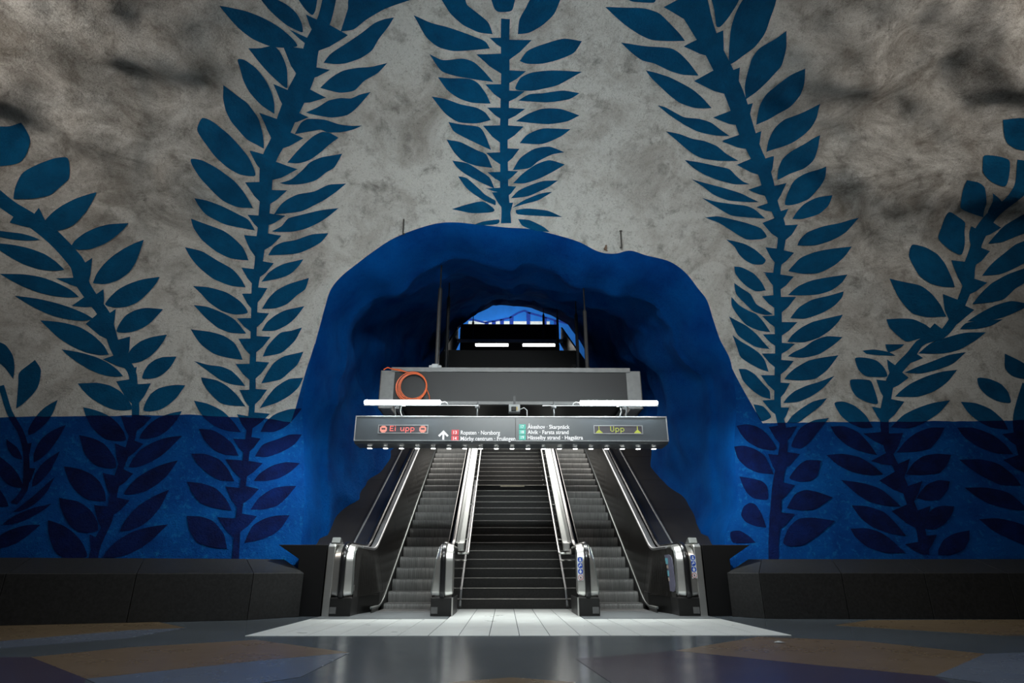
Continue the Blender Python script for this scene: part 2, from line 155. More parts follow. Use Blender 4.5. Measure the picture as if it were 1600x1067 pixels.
VINES['outer_right']=([936,790,28,921,774,28,908,744,22,907,712,26,897,666,25,878,622,23,871,595,21,854,554,18,832,507,17,806,480,14,765,471,13,745,444,16,720,422,18,696,397,15,684,366,14,669,331,16,666,318,15,657,282,13,655,259,12,661,223,12,662,187,13,662,161,14,664,125,14,655,86,16],
[[875,757,907,732,907,695],[880,692,904,680,883,639],[840,628,878,624,858,566],[814,561,851,547,828,503],[797,505,815,489,760,464],[698,436,717,419,699,400],[671,397,694,394,679,355],[651,345,673,341,664,309],[622,294,661,298,656,269],[619,243,655,260,659,235],[622,208,660,227,662,184],[626,156,662,170,663,124],[630,103,660,108,655,86],[935,688,908,703,899,669],[923,645,892,656,877,612],[903,583,871,595,855,555],[873,530,849,542,811,486],[765,438,750,450,725,426],[730,400,715,417,688,377],[711,354,682,361,664,312],[692,295,660,294,657,250],[687,247,659,236,661,207],[694,207,661,197,662,165],[693,165,662,155,664,126],[686,118,661,116,655,86]],
[[870,884,908,886,929,831,906,835,888,845,876,864],[851,824,876,823,895,817,898,805,896,786,891,770,875,775,861,786,850,800],[829,781,849,777,861,768,870,747,893,708,869,716,840,728,831,756],[825,719,849,710,867,697,870,672,861,639,841,646,821,664,816,674,820,696],[911,817,934,810,934,768,911,751,902,757,910,786],[966,716,952,704,939,691,927,674,918,659,942,661,967,671,989,683],[993,666,967,656,941,636,915,617,896,597,927,599,957,610,991,629],[769,659,794,653,815,640,825,622,829,605,837,574,815,575,790,582,773,597,764,623,761,639],[716,593,746,585,772,578,793,561,810,540,820,518,784,517,757,524,742,540,728,561],[708,514,733,515,757,513,780,502,794,488,796,479,771,477,741,470,727,480,713,497],[699,465,735,465,726,458,703,450],[655,453,677,455,703,450,715,443,686,444,663,447],[640,439,661,439,679,433,690,419,692,403,673,402,653,404,642,417],[624,397,658,396,663,381,663,351,644,354,628,364,622,378],[979,611,941,598,911,582,888,562,870,541,903,544,929,550,952,570,975,584],[968,541,942,546,912,538,882,523,858,508,891,508,918,513,943,522,968,534],[924,511,885,509,856,505,842,493,872,493,900,499],[888,486,852,486,825,480,785,467,758,447,800,446,833,453,865,470],[844,448,812,443,782,432,751,421,725,410,753,408,786,415,817,427],[821,414,793,411,762,402,730,388,709,374,697,364,736,363,770,374,799,392],[585,352,602,355,621,346,636,328,642,306,622,305,603,315,591,329],[793,356,761,351,732,342,703,329,674,306,706,304,734,314,767,333],[568,308,593,308,614,296,626,275,633,254,608,260,588,271,573,290],[546,254,573,256,600,250,618,236,632,219,607,217,581,223,560,236],[558,209,591,204,618,194,633,179,644,164,619,165,594,172,576,187],[564,166,589,164,613,154,626,136,636,116,611,120,588,129,573,144],[551,128,578,128,599,120,614,105,626,90,595,90,569,99,555,115],[766,304,741,304,713,294,689,278,669,259,701,260,728,266,750,285],[758,253,734,255,710,251,688,237,671,219,699,218,726,221,744,235],[738,206,720,208,700,201,683,187,675,178,691,174,711,176,729,191],[731,164,712,165,693,159,676,143,668,128,686,127,707,137,722,151],[741,125,715,120,694,110,681,96,677,87,696,87,720,95,734,110]])
VINES['far_right']=([941,386,19,917,349,18,897,318,18,883,278,15,878,238,15,871,197,15],
[[860,291,889,294,882,264],[844,244,881,255,875,218]],
[[913,444,947,423,939,396,917,401,907,416],[854,398,874,396,892,386,900,370,897,350,876,353,860,365,852,381],[811,353,836,350,858,338,871,318,873,299,848,303,829,316,817,333],[788,304,817,303,843,290,858,271,864,254,837,256,811,268,794,285],[768,244,807,245,834,236,850,214,854,199,822,200,801,212,782,227],[759,195,797,195,828,186,844,163,848,157,820,158,789,168,772,181],[763,143,791,144,817,138,836,127,826,101,801,110,778,124]])
ARCH=[-348,2,-360,115,-364,169,-370,212,-381,279,-388,343,-383,387,-377,435,-370,486,-361,537,-351,572,-330,600,-300,626,-276,645,-239,670,-201,687,-152,702,-115,705,-78,702,-17,696,32,693,82,682,126,669,163,651,194,647,225,653,257,644,301,633,332,612,357,581,375,556,385,518,395,480,410,443,413,406,413,363,410,334,402,289,395,229,390,176,372,149,363,115,352,2]

# ------------------------------------------------------------------ mesh helpers
class MB:
    def __init__(s):
        s.v = []; s.f = []

    def add(s, vs, fs):
        n = len(s.v)
        s.v += [tuple(map(float, p)) for p in vs]
        s.f += [tuple(i + n for i in f) for f in fs]
        return s

    def box(s, x0, x1, y0, y1, z0, z1):
        v = [(x0, y0, z0), (x1, y0, z0), (x1, y1, z0), (x0, y1, z0), (x0, y0, z1), (x1, y0, z1), (x1, y1, z1), (x0, y1, z1)]
        return s.add(v, [(0, 3, 2, 1), (4, 5, 6, 7), (0, 1, 5, 4), (1, 2, 6, 5), (2, 3, 7, 6), (3, 0, 4, 7)])

    def obox(s, c, ax, ay, az):
        c, ax, ay, az = map(Vector, (c, ax, ay, az))
        v = [c + ax * i + ay * j + az * k for k in (-.5, .5) for j in (-.5, .5) for i in (-.5, .5)]
        return s.add(v, [(0, 2, 3, 1), (4, 5, 7, 6), (0, 1, 5, 4), (1, 3, 7, 5), (3, 2, 6, 7), (2, 0, 4, 6)])

    def beam(s, a, b, w, h, up=(0, 0, 1)):
        a, b = Vector(a), Vector(b); d = b - a; u = Vector(up)
        x = d.cross(u).normalized(); z = x.cross(d).normalized()
        return s.obox((a + b) / 2, x * w, d, z * h)

    def prism(s, pts, a, b):
        """polygon pts = 3-D points at side a, shifted by vector b"""
        n = len(pts); a = Vector(a); b = Vector(b)
        v = [Vector(p) + a for p in pts] + [Vector(p) + b for p in pts]
        f = [tuple(range(n))[::-1], tuple(range(n, 2 * n))]
        f += [(i, (i + 1) % n, n + (i + 1) % n, n + i) for i in range(n)]
        return s.add(v, f)

    def tube(s, pts, r, n=10, closed=False):
        pts = [Vector(p) for p in pts]; m = len(pts); rings = []
        ref = None
        for i, p in enumerate(pts):
            if closed: d = pts[(i + 1) % m] - pts[i - 1]
            else: d = pts[min(i + 1, m - 1)] - pts[max(i - 1, 0)]
            d.normalize()
            if ref is None: ref = d.orthogonal().normalized()
            ref = (ref - d * ref.dot(d)).normalized(); q = d.cross(ref)
            rr = r[i] if isinstance(r, (list, tuple)) else r
            rings.append([p + (ref * math.cos(2 * math.pi * k / n) + q * math.sin(2 * math.pi * k / n)) * rr for k in range(n)])
        v = [p for ring in rings for p in ring]; f = []
        for i in range(m if closed else m - 1):
            j = (i + 1) % m
            for k in range(n): f.append((i * n + k, i * n + (k + 1) % n, j * n + (k + 1) % n, j * n + k))
        if not closed: f += [tuple(range(n))[::-1], tuple(range((m - 1) * n, m * n))]
        return s.add(v, f)

    def disc(s, c, nrm, r, th=0.002, n=20, sx=1.0):
        c = Vector(c); nrm = Vector(nrm).normalized(); a = nrm.orthogonal().normalized()
        if abs(nrm.z) < .9: a = Vector((0, 0, 1)).cross(nrm).normalized()
        b = nrm.cross(a)
        P = [c + (a * math.cos(2 * math.pi * k / n) * sx + b * math.sin(2 * math.pi * k / n)) * r for k in range(n)]
        return s.prism(P, (0, 0, 0), nrm * th)

    def sweep(s, path, sec, closed=True, caps=True):
        """path: (y,z) list; sec: list of (x,n) or function(i)->list; n is along the left normal of the path"""
        m = len(path); rings = []
        for i, (y, z) in enumerate(path):
            y0, z0 = path[max(i - 1, 0)]; y1, z1 = path[min(i + 1, m - 1)]
            ty, tz = y1 - y0, z1 - z0; L = math.hypot(ty, tz) or 1; ty /= L; tz /= L
            q = sec(i) if callable(sec) else sec
            rings.append([(x, y - tz * n, z + ty * n) for x, n in q])
        k = len(rings[0]); v = [p for r_ in rings for p in r_]; f = []
        for i in range(m - 1):
            for j in range(k if closed else k - 1):
                f.append((i * k + j, i * k + (j + 1) % k, (i + 1) * k + (j + 1) % k, (i + 1) * k + j))
        if closed and caps: f += [tuple(range(k))[::-1], tuple(range((m - 1) * k, m * k))]
        return s.add(v, f)


def wloc(o):
    p = Vector((0, 0, 0))
    while o: p += o.location; o = o.parent
    return p


def link_mesh(name, me, mats, parent=None, smooth=False):
    for m_ in (mats if isinstance(mats, (list, tuple)) else [mats]): me.materials.append(m_)
    o = bpy.data.objects.new(name, me); COL.objects.link(o)
    if parent: o.parent = parent
    if smooth:
        for p in me.polygons: p.use_smooth = True
    return o


def obj(name, mb, mat, parent=None, smooth=False, bevel=0.0, loc=None, label=None, sharp=35):
    """links the collected shapes (world coordinates) as ONE mesh object; loc moves a parentless object's origin"""
    base = wloc(parent) if parent else Vector((0, 0, 0))
    org = Vector(loc) if loc is not None else base
    bm = bmesh.new()
    vs = [bm.verts.new(Vector(p) - org) for p in mb.v]
    for f in mb.f:
        try: bm.faces.new([vs[i] for i in f])
        except ValueError: pass
    bmesh.ops.recalc_face_normals(bm, faces=bm.faces)
    if bevel:
        es = [e for e in bm.edges if len(e.link_faces) == 2 and e.calc_face_angle(0) > 0.6]
        bmesh.ops.bevel(bm, geom=es, offset=bevel, segments=2, affect='EDGES', profile=.5, clamp_overlap=True)
    if smooth:
        for e in bm.edges:
            if len(e.link_faces) == 2 and e.calc_face_angle(0) > R(sharp): e.smooth = False
    me = bpy.data.meshes.new(name); bm.to_mesh(me); bm.free()
    o = link_mesh(name, me, mat, parent, smooth)
    o.location = org - base
    if label: o['label'] = label
    return o


def thing(name, label, cat, loc=(0, 0, 0), group=None):
    o = bpy.data.objects.new(name, None); COL.objects.link(o); o.location = loc
    o.empty_display_size = .2
    return tag(o, label, cat, group)


def tag(o, label, cat, group=None):
    o['label'] = label; o['category'] = cat
    if group: o['group'] = group
    return o


def structure(o, label=None):
    o['kind'] = 'structure'
    if label: o['label'] = label
    return o


def fillet(P, rad, n=8):
    out = [P[0]]
    for i in range(1, len(P) - 1):
        a, b, c = Vector(P[i - 1]), Vector(P[i]), Vector(P[i + 1])
        r = rad[i - 1] if isinstance(rad, (list, tuple)) else rad
        u = (a - b).normalized(); v = (c - b).normalized()
        ang = u.angle(v); t = r / math.tan(ang / 2)
        cen = b + (u + v).normalized() * (r / math.sin(ang / 2))
        p0 = b + u * t; p1 = b + v * t
        a0 = math.atan2(p0.y - cen.y, p0.x - cen.x); a1 = math.atan2(p1.y - cen.y, p1.x - cen.x)
        while a1 - a0 > math.pi: a1 -= 2 * math.pi
        while a1 - a0 < -math.pi: a1 += 2 * math.pi
        for k in range(n + 1):
            t_ = a0 + (a1 - a0) * k / n
            out.append((cen.x + r * math.cos(t_), cen.y + r * math.sin(t_)))
    out.append(P[-1])
    return [tuple(p) for p in out]


def subdiv(path, step):
    out = [path[0]]
    for a, b in zip(path, path[1:]):
        n = max(1, int(math.hypot(b[0] - a[0], b[1] - a[1]) / step))
        out += [(a[0] + (b[0] - a[0]) * k / n, a[1] + (b[1] - a[1]) * k / n) for k in range(1, n + 1)]
    return out


# ------------------------------------------------------------------ materials
class N:
    def __init__(s, name):
        s.m = bpy.data.materials.new(name); s.m.use_nodes = True; s.t = s.m.node_tree
        s.b = s.t.nodes['Principled BSDF']

    def n(s, kind, **kw):
        nd = s.t.nodes.new(kind)
        for k, v in kw.items():
            if k.startswith('i_'): nd.inputs[int(k[2:]) if k[2:].isdigit() else k[2:].replace('_', ' ')].default_value = v
            else: setattr(nd, k, v)
        return nd

    def l(s, a, b): s.t.links.new(a, b)

    def math(s, op, a, b=None, clamp=False):
        nd = s.n('ShaderNodeMath', operation=op, use_clamp=clamp)
        for i, v in enumerate((a, b)):
            if v is None: continue
            if isinstance(v, (int, float)): nd.inputs[i].default_value = v
            else: s.l(v, nd.inputs[i])
        return nd.outputs[0]

    def mix(s, fac, a, b, mode='MIX'):
        nd = s.n('ShaderNodeMix', data_type='RGBA', blend_type=mode)
        for i, v in ((0, fac), (6, a), (7, b)):
            if isinstance(v, (int, float)): nd.inputs[i].default_value = v
            elif isinstance(v, tuple): nd.inputs[i].default_value = (*v, 1)
            else: s.l(v, nd.inputs[i])
        return nd.outputs[2]

    def noise(s, scale, detail=4, rough=.6, vec=None, out=0, dist=0):
        nd = s.n('ShaderNodeTexNoise'); nd.inputs['Scale'].default_value = scale; nd.inputs['Detail'].default_value = detail
        nd.inputs['Roughness'].default_value = rough; nd.inputs['Distortion'].default_value = dist
        s.l(vec if vec is not None else s.pos(), nd.inputs['Vector'])
        return nd.outputs[out]

    def pos(s):
        if not hasattr(s, '_p'): s._p = s.n('ShaderNodeNewGeometry')
        return s._p.outputs['Position']

    def xyz(s):
        if not hasattr(s, '_x'):
            s._x = s.n('ShaderNodeSeparateXYZ'); s.l(s.pos(), s._x.inputs[0])
        return s._x.outputs

    def ramp(s, v, a, b, lo=0.0, hi=1.0):
        nd = s.n('ShaderNodeMapRange'); s.l(v, nd.inputs[0])
        for i, q in zip((1, 2, 3, 4), (a, b, lo, hi)): nd.inputs[i].default_value = q
        return nd.outputs[0]

    def scaled(s, sx, sy, sz):
        nd = s.n('ShaderNodeMapping'); nd.inputs['Scale'].default_value = (sx, sy, sz); s.l(s.pos(), nd.inputs[0])
        return nd.outputs[0]

    def bump(s, h, strength, dist=.02):
        nd = s.n('ShaderNodeBump'); nd.inputs['Strength'].default_value = strength; nd.inputs['Distance'].default_value = dist
        s.l(h, nd.inputs['Height'])
        if s.b.inputs['Normal'].is_linked: s.l(s.b.inputs['Normal'].links[0].from_socket, nd.inputs['Normal'])
        s.l(nd.outputs[0], s.b.inputs['Normal'])

    def set(s, col=None, rough=.5, metal=0.0, spec=None):
        if isinstance(col, tuple): s.b.inputs['Base Color'].default_value = (*col, 1)
        elif col is not None: s.l(col, s.b.inputs['Base Color'])
        if isinstance(rough, (int, float)): s.b.inputs['Roughness'].default_value = rough
        else: s.l(rough, s.b.inputs['Roughness'])
        s.b.inputs['Metallic'].default_value = metal
        if spec is not None: s.b.inputs['Specular IOR Level'].default_value = spec
        return s


def plain(name, col, rough=.5, metal=0.0, var=.12, scale=9, bump=0.0, spec=None):
    n = N(name)
    f = n.noise(scale, 4)
    c2 = tuple(max(0, c * (1 - 2 * var)) for c in col)
    n.set(n.mix(n.ramp(f, .3, .7), c2, col), rough, metal, spec)
    if bump: n.bump(n.noise(scale * 8, 3), bump, .01)
    return n.m


def glow(name, col, e):
    n = N(name); n.set((0, 0, 0), .6)
    n.b.inputs['Emission Color'].default_value = (*col, 1); n.b.inputs['Emission Strength'].default_value = e
    return n.m


BAND_Z = 3.13


def band_mask(n):
    """1 on the blue painted dado and on the blue painted edges of the arch"""
    x, y, z = n.xyz()
    wob = n.math('MULTIPLY', n.math('SUBTRACT', n.noise(2.2, 2), .5), .06)
    sag = n.math('MULTIPLY', n.math('MAXIMUM', n.math('SUBTRACT', n.math('MULTIPLY', x, -1), 5.5), 0), -.10)
    m1 = n.math('GREATER_THAN', n.math('ADD', n.math('ADD', BAND_Z, wob), sag), z)
    # right edge: from (4.14, z 4.16) to (4.50, z 3.17); left edge: from (-3.77, z 4.54) to (-3.91, z 3.13)
    xr = n.math('ADD', n.math('MULTIPLY', n.math('SUBTRACT', 4.16, z), .36), 4.14)
    mr = n.math('MULTIPLY', n.math('LESS_THAN', x, xr), n.math('GREATER_THAN', x, 3.0))
    mr = n.math('MULTIPLY', mr, n.math('LESS_THAN', z, 4.3))
    xl = n.math('SUBTRACT', -3.75, n.math('MULTIPLY', n.math('SUBTRACT', 4.54, z), .20))
    ml = n.math('MULTIPLY', n.math('GREATER_THAN', x, xl), n.math('LESS_THAN', x, -3.0))
    ml = n.math('MULTIPLY', ml, n.math('LESS_THAN', z, 4.6))
    return n.math('MAXIMUM', m1, n.math('MAXIMUM', mr, ml))


def rock_bump(n, k=1.0):
    x, y, z = n.xyz()
    n.bump(n.noise(5, 6, .7), .8 * k, .12)
    n.bump(n.noise(24, 5, .8), 1.0 * k, .11)


def trowel_bump(n):
    """diagonal ridges of the sprayed concrete on the upper flanks"""
    x, y, z = n.xyz()
    flank = n.math('MULTIPLY', n.ramp(n.math('ABSOLUTE', x), 3.2, 5.5), n.ramp(z, 4.8, 6.8))
    mp = n.n('ShaderNodeMapping'); mp.inputs['Rotation'].default_value = (0, R(40), R(12)); mp.inputs['Scale'].default_value = (1.0, 2.2, 3.4)
    n.l(n.pos(), mp.inputs[0])
    h = n.noise(1.5, 7, .72, vec=mp.outputs[0], dist=.5)
    n.bump(n.math('MULTIPLY', h, flank), 1.0, .55)


def grime_and_relief_shade(n, base, dark, stain):
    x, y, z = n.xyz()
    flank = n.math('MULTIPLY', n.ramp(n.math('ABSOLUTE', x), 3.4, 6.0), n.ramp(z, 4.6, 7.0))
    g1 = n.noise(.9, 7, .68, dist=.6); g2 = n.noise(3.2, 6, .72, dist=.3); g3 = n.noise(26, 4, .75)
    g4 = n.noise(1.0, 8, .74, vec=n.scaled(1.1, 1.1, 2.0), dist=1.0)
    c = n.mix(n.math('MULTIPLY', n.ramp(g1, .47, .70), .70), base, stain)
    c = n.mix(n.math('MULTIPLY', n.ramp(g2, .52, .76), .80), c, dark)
    c = n.mix(n.math('MULTIPLY', n.ramp(g4, .40, .66), n.math('MULTIPLY', flank, .72)), c, (.13, .115, .095))  # brown grime on the upper flanks, with relief shading put into the colour
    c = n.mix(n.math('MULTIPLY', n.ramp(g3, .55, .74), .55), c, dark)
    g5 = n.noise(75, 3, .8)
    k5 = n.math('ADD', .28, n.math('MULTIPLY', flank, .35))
    c = n.mix(n.math('MULTIPLY', n.ramp(g5, .50, .70), k5), c, dark)  # dark flecks paint the shade of the pitted relief into the colour
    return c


def m_wall():
    n = N('white_painted_rock')
    white = grime_and_relief_shade(n, (.68, .69, .67), (.09, .085, .075), (.27, .245, .215))
    f = n.noise(1.6, 5); f2 = n.noise(12, 4)
    blue = n.mix(n.ramp(f, .3, .75), (.001, .036, .19), (.002, .085, .32))
    blue = n.mix(n.math('MULTIPLY', n.ramp(f2, .55, .8), .5), blue, (.015, .24, .52))
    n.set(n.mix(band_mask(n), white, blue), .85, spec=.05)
    trowel_bump(n)
    rock_bump(n)
    return n.m


def m_leaf():
    n = N('teal_leaf_paint')
    f = n.noise(3.0, 6, .65); f2 = n.noise(30, 4, .7)
    teal = n.mix(n.ramp(f, .3, .75), (.0005, .060, .155), (.0005, .105, .25))
    teal = n.mix(n.math('MULTIPLY', n.ramp(f2, .62, .8), .4), teal, (.0, .02, .05))
    navy = n.mix(n.ramp(f, .35, .75), (.001, .004, .038), (.001, .013, .10))
    n.set(n.mix(band_mask(n), teal, navy), .85, spec=.08)
    rock_bump(n)
    return n.m


def m_shaft():
    n = N('ultramarine_rock')
    f = n.noise(1.1, 6, .6); f2 = n.noise(9, 5, .7)
    c = n.mix(n.ramp(f, .3, .75), (.0005, .036, .20), (.0005, .095, .37))
    c = n.mix(n.math('MULTIPLY', n.ramp(f2, .6, .8), .4), c, (.0, .010, .06))
    n.set(c, .88, spec=.03)
    n.bump(n.noise(2.6, 5, .6), .8, .16)
    rock_bump(n, 1.0)
    return n.m


def m_floor(name, a, b, rough=.22):
    n = N(name)
    v = n.n('ShaderNodeTexVoronoi'); v.inputs['Scale'].default_value = 130; n.l(n.pos(), v.inputs['Vector'])
    c = n.mix(n.ramp(v.outputs['Distance'], .15, .6), a, b)
    c = n.mix(n.ramp(n.noise(.8, 5, .6), .35, .7, 0, .30), c, tuple(q * .7 for q in a))
    n.set(c, n.ramp(n.noise(2.0, 4), .3, .7, rough * .9, rough * 1.15), spec=.5)
    return n.m


def m_brushed(name, col, rough, axis, slow=1.5, metal=1.0):
    n = N(name)
    v = n.scaled(*[(260 if i == axis else slow) for i in range(3)])
    f = n.noise(1.0, 2, vec=v)
    n.set(n.mix(n.ramp(f, .3, .7), tuple(c * .93 for c in col), col), rough, metal)
    return n.m


def m_step():
    n = N('grooved_step_metal')
    x, y, z = n.xyz()
    wv = n.math('SINE', n.math('MULTIPLY', x, 2 * math.pi / .0185))
    streak = n.noise(1.0, 4, vec=n.scaled(30, 1.2, 2.0))
    c = n.mix(n.ramp(streak, .2, .85), (.15, .15, .147), (.34, .34, .33))
    c = n.mix(n.ramp(wv, -.3, .5, 0, .5), c, (.03, .03, .028))
    n.set(c, .5, .35)
    n.bump(wv, .5, .004)
    return n.m


def m_mesh():
    n = N('perforated_mesh')
    v = n.n('ShaderNodeTexVoronoi'); v.inputs['Scale'].default_value = 42; v.inputs['Randomness'].default_value = 0.0
    mp = n.n('ShaderNodeMapping'); mp.inputs['Rotation'].default_value = (0, R(45), 0); n.l(n.pos(), mp.inputs[0]); n.l(mp.outputs[0], v.inputs['Vector'])
    c = n.mix(n.ramp(v.outputs['Distance'], .25, .45), (.0015, .0015, .002), (.009, .0095, .011))
    n.set(c, .5, .3)
    return n.m


M = dict(
    wall=m_wall(), leaf=m_leaf(), shaft=m_shaft(),
    terrazzo=m_floor('dark_terrazzo', (.042, .052, .062), (.080, .096, .110), .19),
    brown=m_floor('brown_terrazzo', (.095, .066, .037), (.13, .094, .055), .28),
    slate=m_floor('grey_blue_terrazzo', (.075, .092, .125), (.095, .114, .148), .26),
    plum=m_floor('plum_terrazzo', (.028, .022, .036), (.05, .04, .058), .24),
    tile=m_floor('light_tile', (.50, .53, .53), (.62, .65, .64), .3),
    granite=plain('dark_granite', (.015, .0155, .016), .5, var=.3, scale=26, bump=.1, spec=.3),
    black=plain('black_panel', (.0035, .0035, .004), .5, spec=.25),
    clad=plain('brown_black_cladding', (.010, .0085, .0075), .5, var=.2, scale=5),
    steel=m_brushed('brushed_steel', (.66, .655, .63), .30, 2, 1.5, .9),
    deck=m_brushed('steel_deck', (.23, .25, .245), .40, 0, .12, .85),
    panel=plain('dark_bronze_panel', (.05, .048, .045), .22, .7, var=.2, scale=4),
    gloss=plain('black_gloss_panel', (.02, .02, .022), .10, .0, spec=.6),
    mirror=plain('dark_mirror_panel', (.10, .10, .10), .10, .9),
    rubber=plain('black_handrail_rubber', (.010, .010, .011), .22, spec=.6),
    plastic=plain('black_plastic_base', (.006, .006, .006), .4),
    step=m_step(),
    stone=plain('dark_stone_step', (.016, .0155, .015), .55, var=.3, scale=30, bump=.05, spec=.25),
    nosing=plain('worn_nosing', (.20, .195, .18), .4, .2, var=.2, scale=12),
    dnose=plain('step_nose_metal', (.15, .15, .148), .4, .5),
    lplate=plain('landing_plate_metal', (.20, .22, .235), .35, .4, var=.1, scale=2),
    edge=plain('landing_edge', (.34, .32, .26), .4, var=.2, scale=6),
    pale=plain('pale_strip', (.55, .50, .38), .5),
    sign=plain('sign_face', (.055, .065, .075), .33, .0, var=.05),
    frame=plain('grey_metal_frame', (.30, .31, .32), .4, .6),
    bframe=plain('dull_grey_frame', (.12, .123, .125), .5, .3),
    dframe=plain('dark_metal_frame', (.016, .017, .019), .45, .4),
    mesh=m_mesh(),
    white=glow('backlit_white', (.95, .98, 1.0), 1.1),
    red_chip=glow('backlit_red', (.75, .09, .11), 1.0),
    green_chip=glow('backlit_green', (.10, .58, .47), 1.0),
    led_red=glow('red_led', (1.0, .16, .13), 1.6),
    led_rosy=glow('pale_red_led', (1.0, .36, .28), 1.2),
    led_lime=glow('lime_led', (.58, .68, .06), 1.0),
    led_back=plain('led_screen', (.04, .035, .045), .4),
    tube=glow('fluorescent_tube', (.86, .97, 1.0), TUBE_E),
    down=glow('downlight_lens', (.95, .98, .94), DOWN_E),
    lamp2=glow('shaft_lamp_tube', (1.0, .98, .93), 14.0),
    cable=plain('orange_cable', (.50, .085, .018), .45),
    wire=plain('white_wire', (.7, .72, .72), .5),
    grey=plain('grey_plastic', (.28, .30, .31), .5),
    plate=plain('white_sticker', (.62, .66, .70), .4),
    blue_disc=plain('blue_pictogram', (.005, .06, .42), .4),
    red_ring=plain('red_pictogram', (.42, .10, .09), .4),
    info=plain('grey_violet_info_panel', (.14, .14, .21), .35),
    cyan=plain('pale_cyan_picture', (.16, .50, .62), .4),
    cream=plain('cream_picture', (.55, .45, .36), .4),
    iron=plain('dark_iron', (.02, .019, .018), .6),
    rust=plain('rusty_stub', (.10, .06, .04), .8),
    upper_blue=plain('bright_blue_mural', (.006, .16, .60), .8, var=.1, scale=2),
    upper_navy=plain('navy_mural_line', (.004, .04, .32), .8),
    upper_white=plain('white_mural', (.75, .78, .76), .8),
)

# ------------------------------------------------------------------ the rock wall with the arch, the shaft, the ceiling
A = np.array(ARCH, float).reshape(-1, 2) / 100.0
A[0, 1] = 0.0; A[-1, 1] = 0.0
NS = 520


def arch_curve(n):
    Q = np.vstack([2 * A[0] - A[1], A, 2 * A[-1] - A[-2]]); out = []
    for k in range(1, len(Q) - 2):
        p0, p1, p2, p3 = Q[k - 1:k + 3]
        for t in np.linspace(0, 1, 12, endpoint=False):
            out.append(0.5 * (2 * p1 + (p2 - p0) * t + (2 * p0 - 5 * p1 + 4 * p2 - p3) * t * t + (3 * p1 - p0 - 3 * p2 + p3) * t ** 3))
    out = np.array(out + [A[-1]])
    L = np.concatenate([[0], np.cumsum(np.hypot(*np.diff(out, axis=0).T))])
    s = np.linspace(0, L[-1], n)
    return np.stack([np.interp(s, L, out[:, 0]), np.interp(s, L, out[:, 1])], 1)


OUT = arch_curve(NS)


def outer(p):
    """matching point on the rim of the wall for an arch point"""
    XM, c = 10.5, np.array([0.1, 3.2])
    if p[1] <= c[1]:
        return np.array([-XM if p[0] < 0 else XM, p[1]])
    d = p - c
    ks = []
    if abs(d[0]) > 1e-6: ks.append(((XM if d[0] > 0 else -XM) - c[0]) / d[0])
    ks.append((T_CEIL - c[1]) / d[1])
    return c + d * min(k for k in ks if k > 0)


OB = np.array([outer(p) for p in OUT])
NR = 130
rr = np.linspace(0, 1, NR) ** 1.15
GX = OUT[None, :, 0] + (OB - OUT)[None, :, 0] * rr[:, None]
GT = OUT[None, :, 1] + (OB - OUT)[None, :, 1] * rr[:, None]


def grid_mesh(name, P):
    nr, ns, _ = P.shape
    me = bpy.data.meshes.new(name)
    i = np.arange(nr - 1)[:, None] * ns + np.arange(ns - 1)[None, :]
    q = np.stack([i, i + 1, i + ns + 1, i + ns], -1).reshape(-1, 4)
    me.vertices.add(nr * ns); me.vertices.foreach_set('co', P.reshape(-1).astype(np.float32))
    me.loops.add(q.size); me.loops.foreach_set('vertex_index', q.reshape(-1).astype(np.int32))
    me.polygons.add(len(q)); me.polygons.foreach_set('loop_start', np.arange(0, q.size, 4, dtype=np.int32))
    me.polygons.foreach_set('use_smooth', np.ones(len(q), dtype=bool))
    me.update(calc_edges=True); me.validate()
    return me


wall = structure(link_mesh('wall_back', grid_mesh('wall_back', surf(GX, GT)), M['wall']),
                 'rough white rock wall with blue dado and painted leafy branches')

# ceiling and the wall behind the camera, the same vault carried on
cx, ct = np.meshgrid(np.linspace(-10.5, 10.5, 121), np.linspace(T_CEIL, T_END, 120))
structure(link_mesh('ceiling', grid_mesh('ceiling', surf(cx, ct)), M['wall']))

# the escalator shaft behind the arch
F0 = surf(OUT[:, 0], OUT[:, 1])
Epts = np.array([(-3.1, 5.4), (-3.1, 7.4), (-2.85, 8.9), (-2.45, 9.7), (-1.95, 10.2), (-1.37, 10.72), (-.71, 11.05), (.1, 11.07), (.9, 10.95), (1.76, 10.65), (2.49, 10.2),
                 (2.85, 9.6), (3.2, 8.8), (3.4, 7.4), (3.4, 5.4)])
eL = np.concatenate([[0], np.cumsum(np.hypot(*np.diff(Epts, axis=0).T))]); eL /= eL[-1]
sN = np.linspace(0, 1, NS)
EX = np.interp(sN, eL, Epts[:, 0]); EZ = np.interp(sN, eL, Epts[:, 1])
ctr = np.array([0.0, 3.2])
dx, dz = ctr[0] - F0[:, 0], np.maximum(ctr[1] - F0[:, 2], -99)
dz = np.where(F0[:, 2] < 3.2, 0, dz); dl = np.hypot(dx, dz); dx, dz = dx / dl, dz / dl
rings = []
for k, (ins, dep) in enumerate([(0, 0), (.04, .015), (.10, .05), (.17, .12), (.24, .24), (.30, .42), (.33, .65), (.34, .9)]):
    wob = 1 + .6 * vnoise(sN * 14, sN * 0 + 2, 11) + .35 * vnoise(sN * 37, sN * 0, 12)
    i_ = ins * wob * np.clip((F0[:, 2] - 2.0) / 3.0, .12, 1)
    rings.append(np.stack([F0[:, 0] + dx * i_, F0[:, 1] + dep, F0[:, 2] + dz * i_], -1))
base = rings[-1]
NT = 110
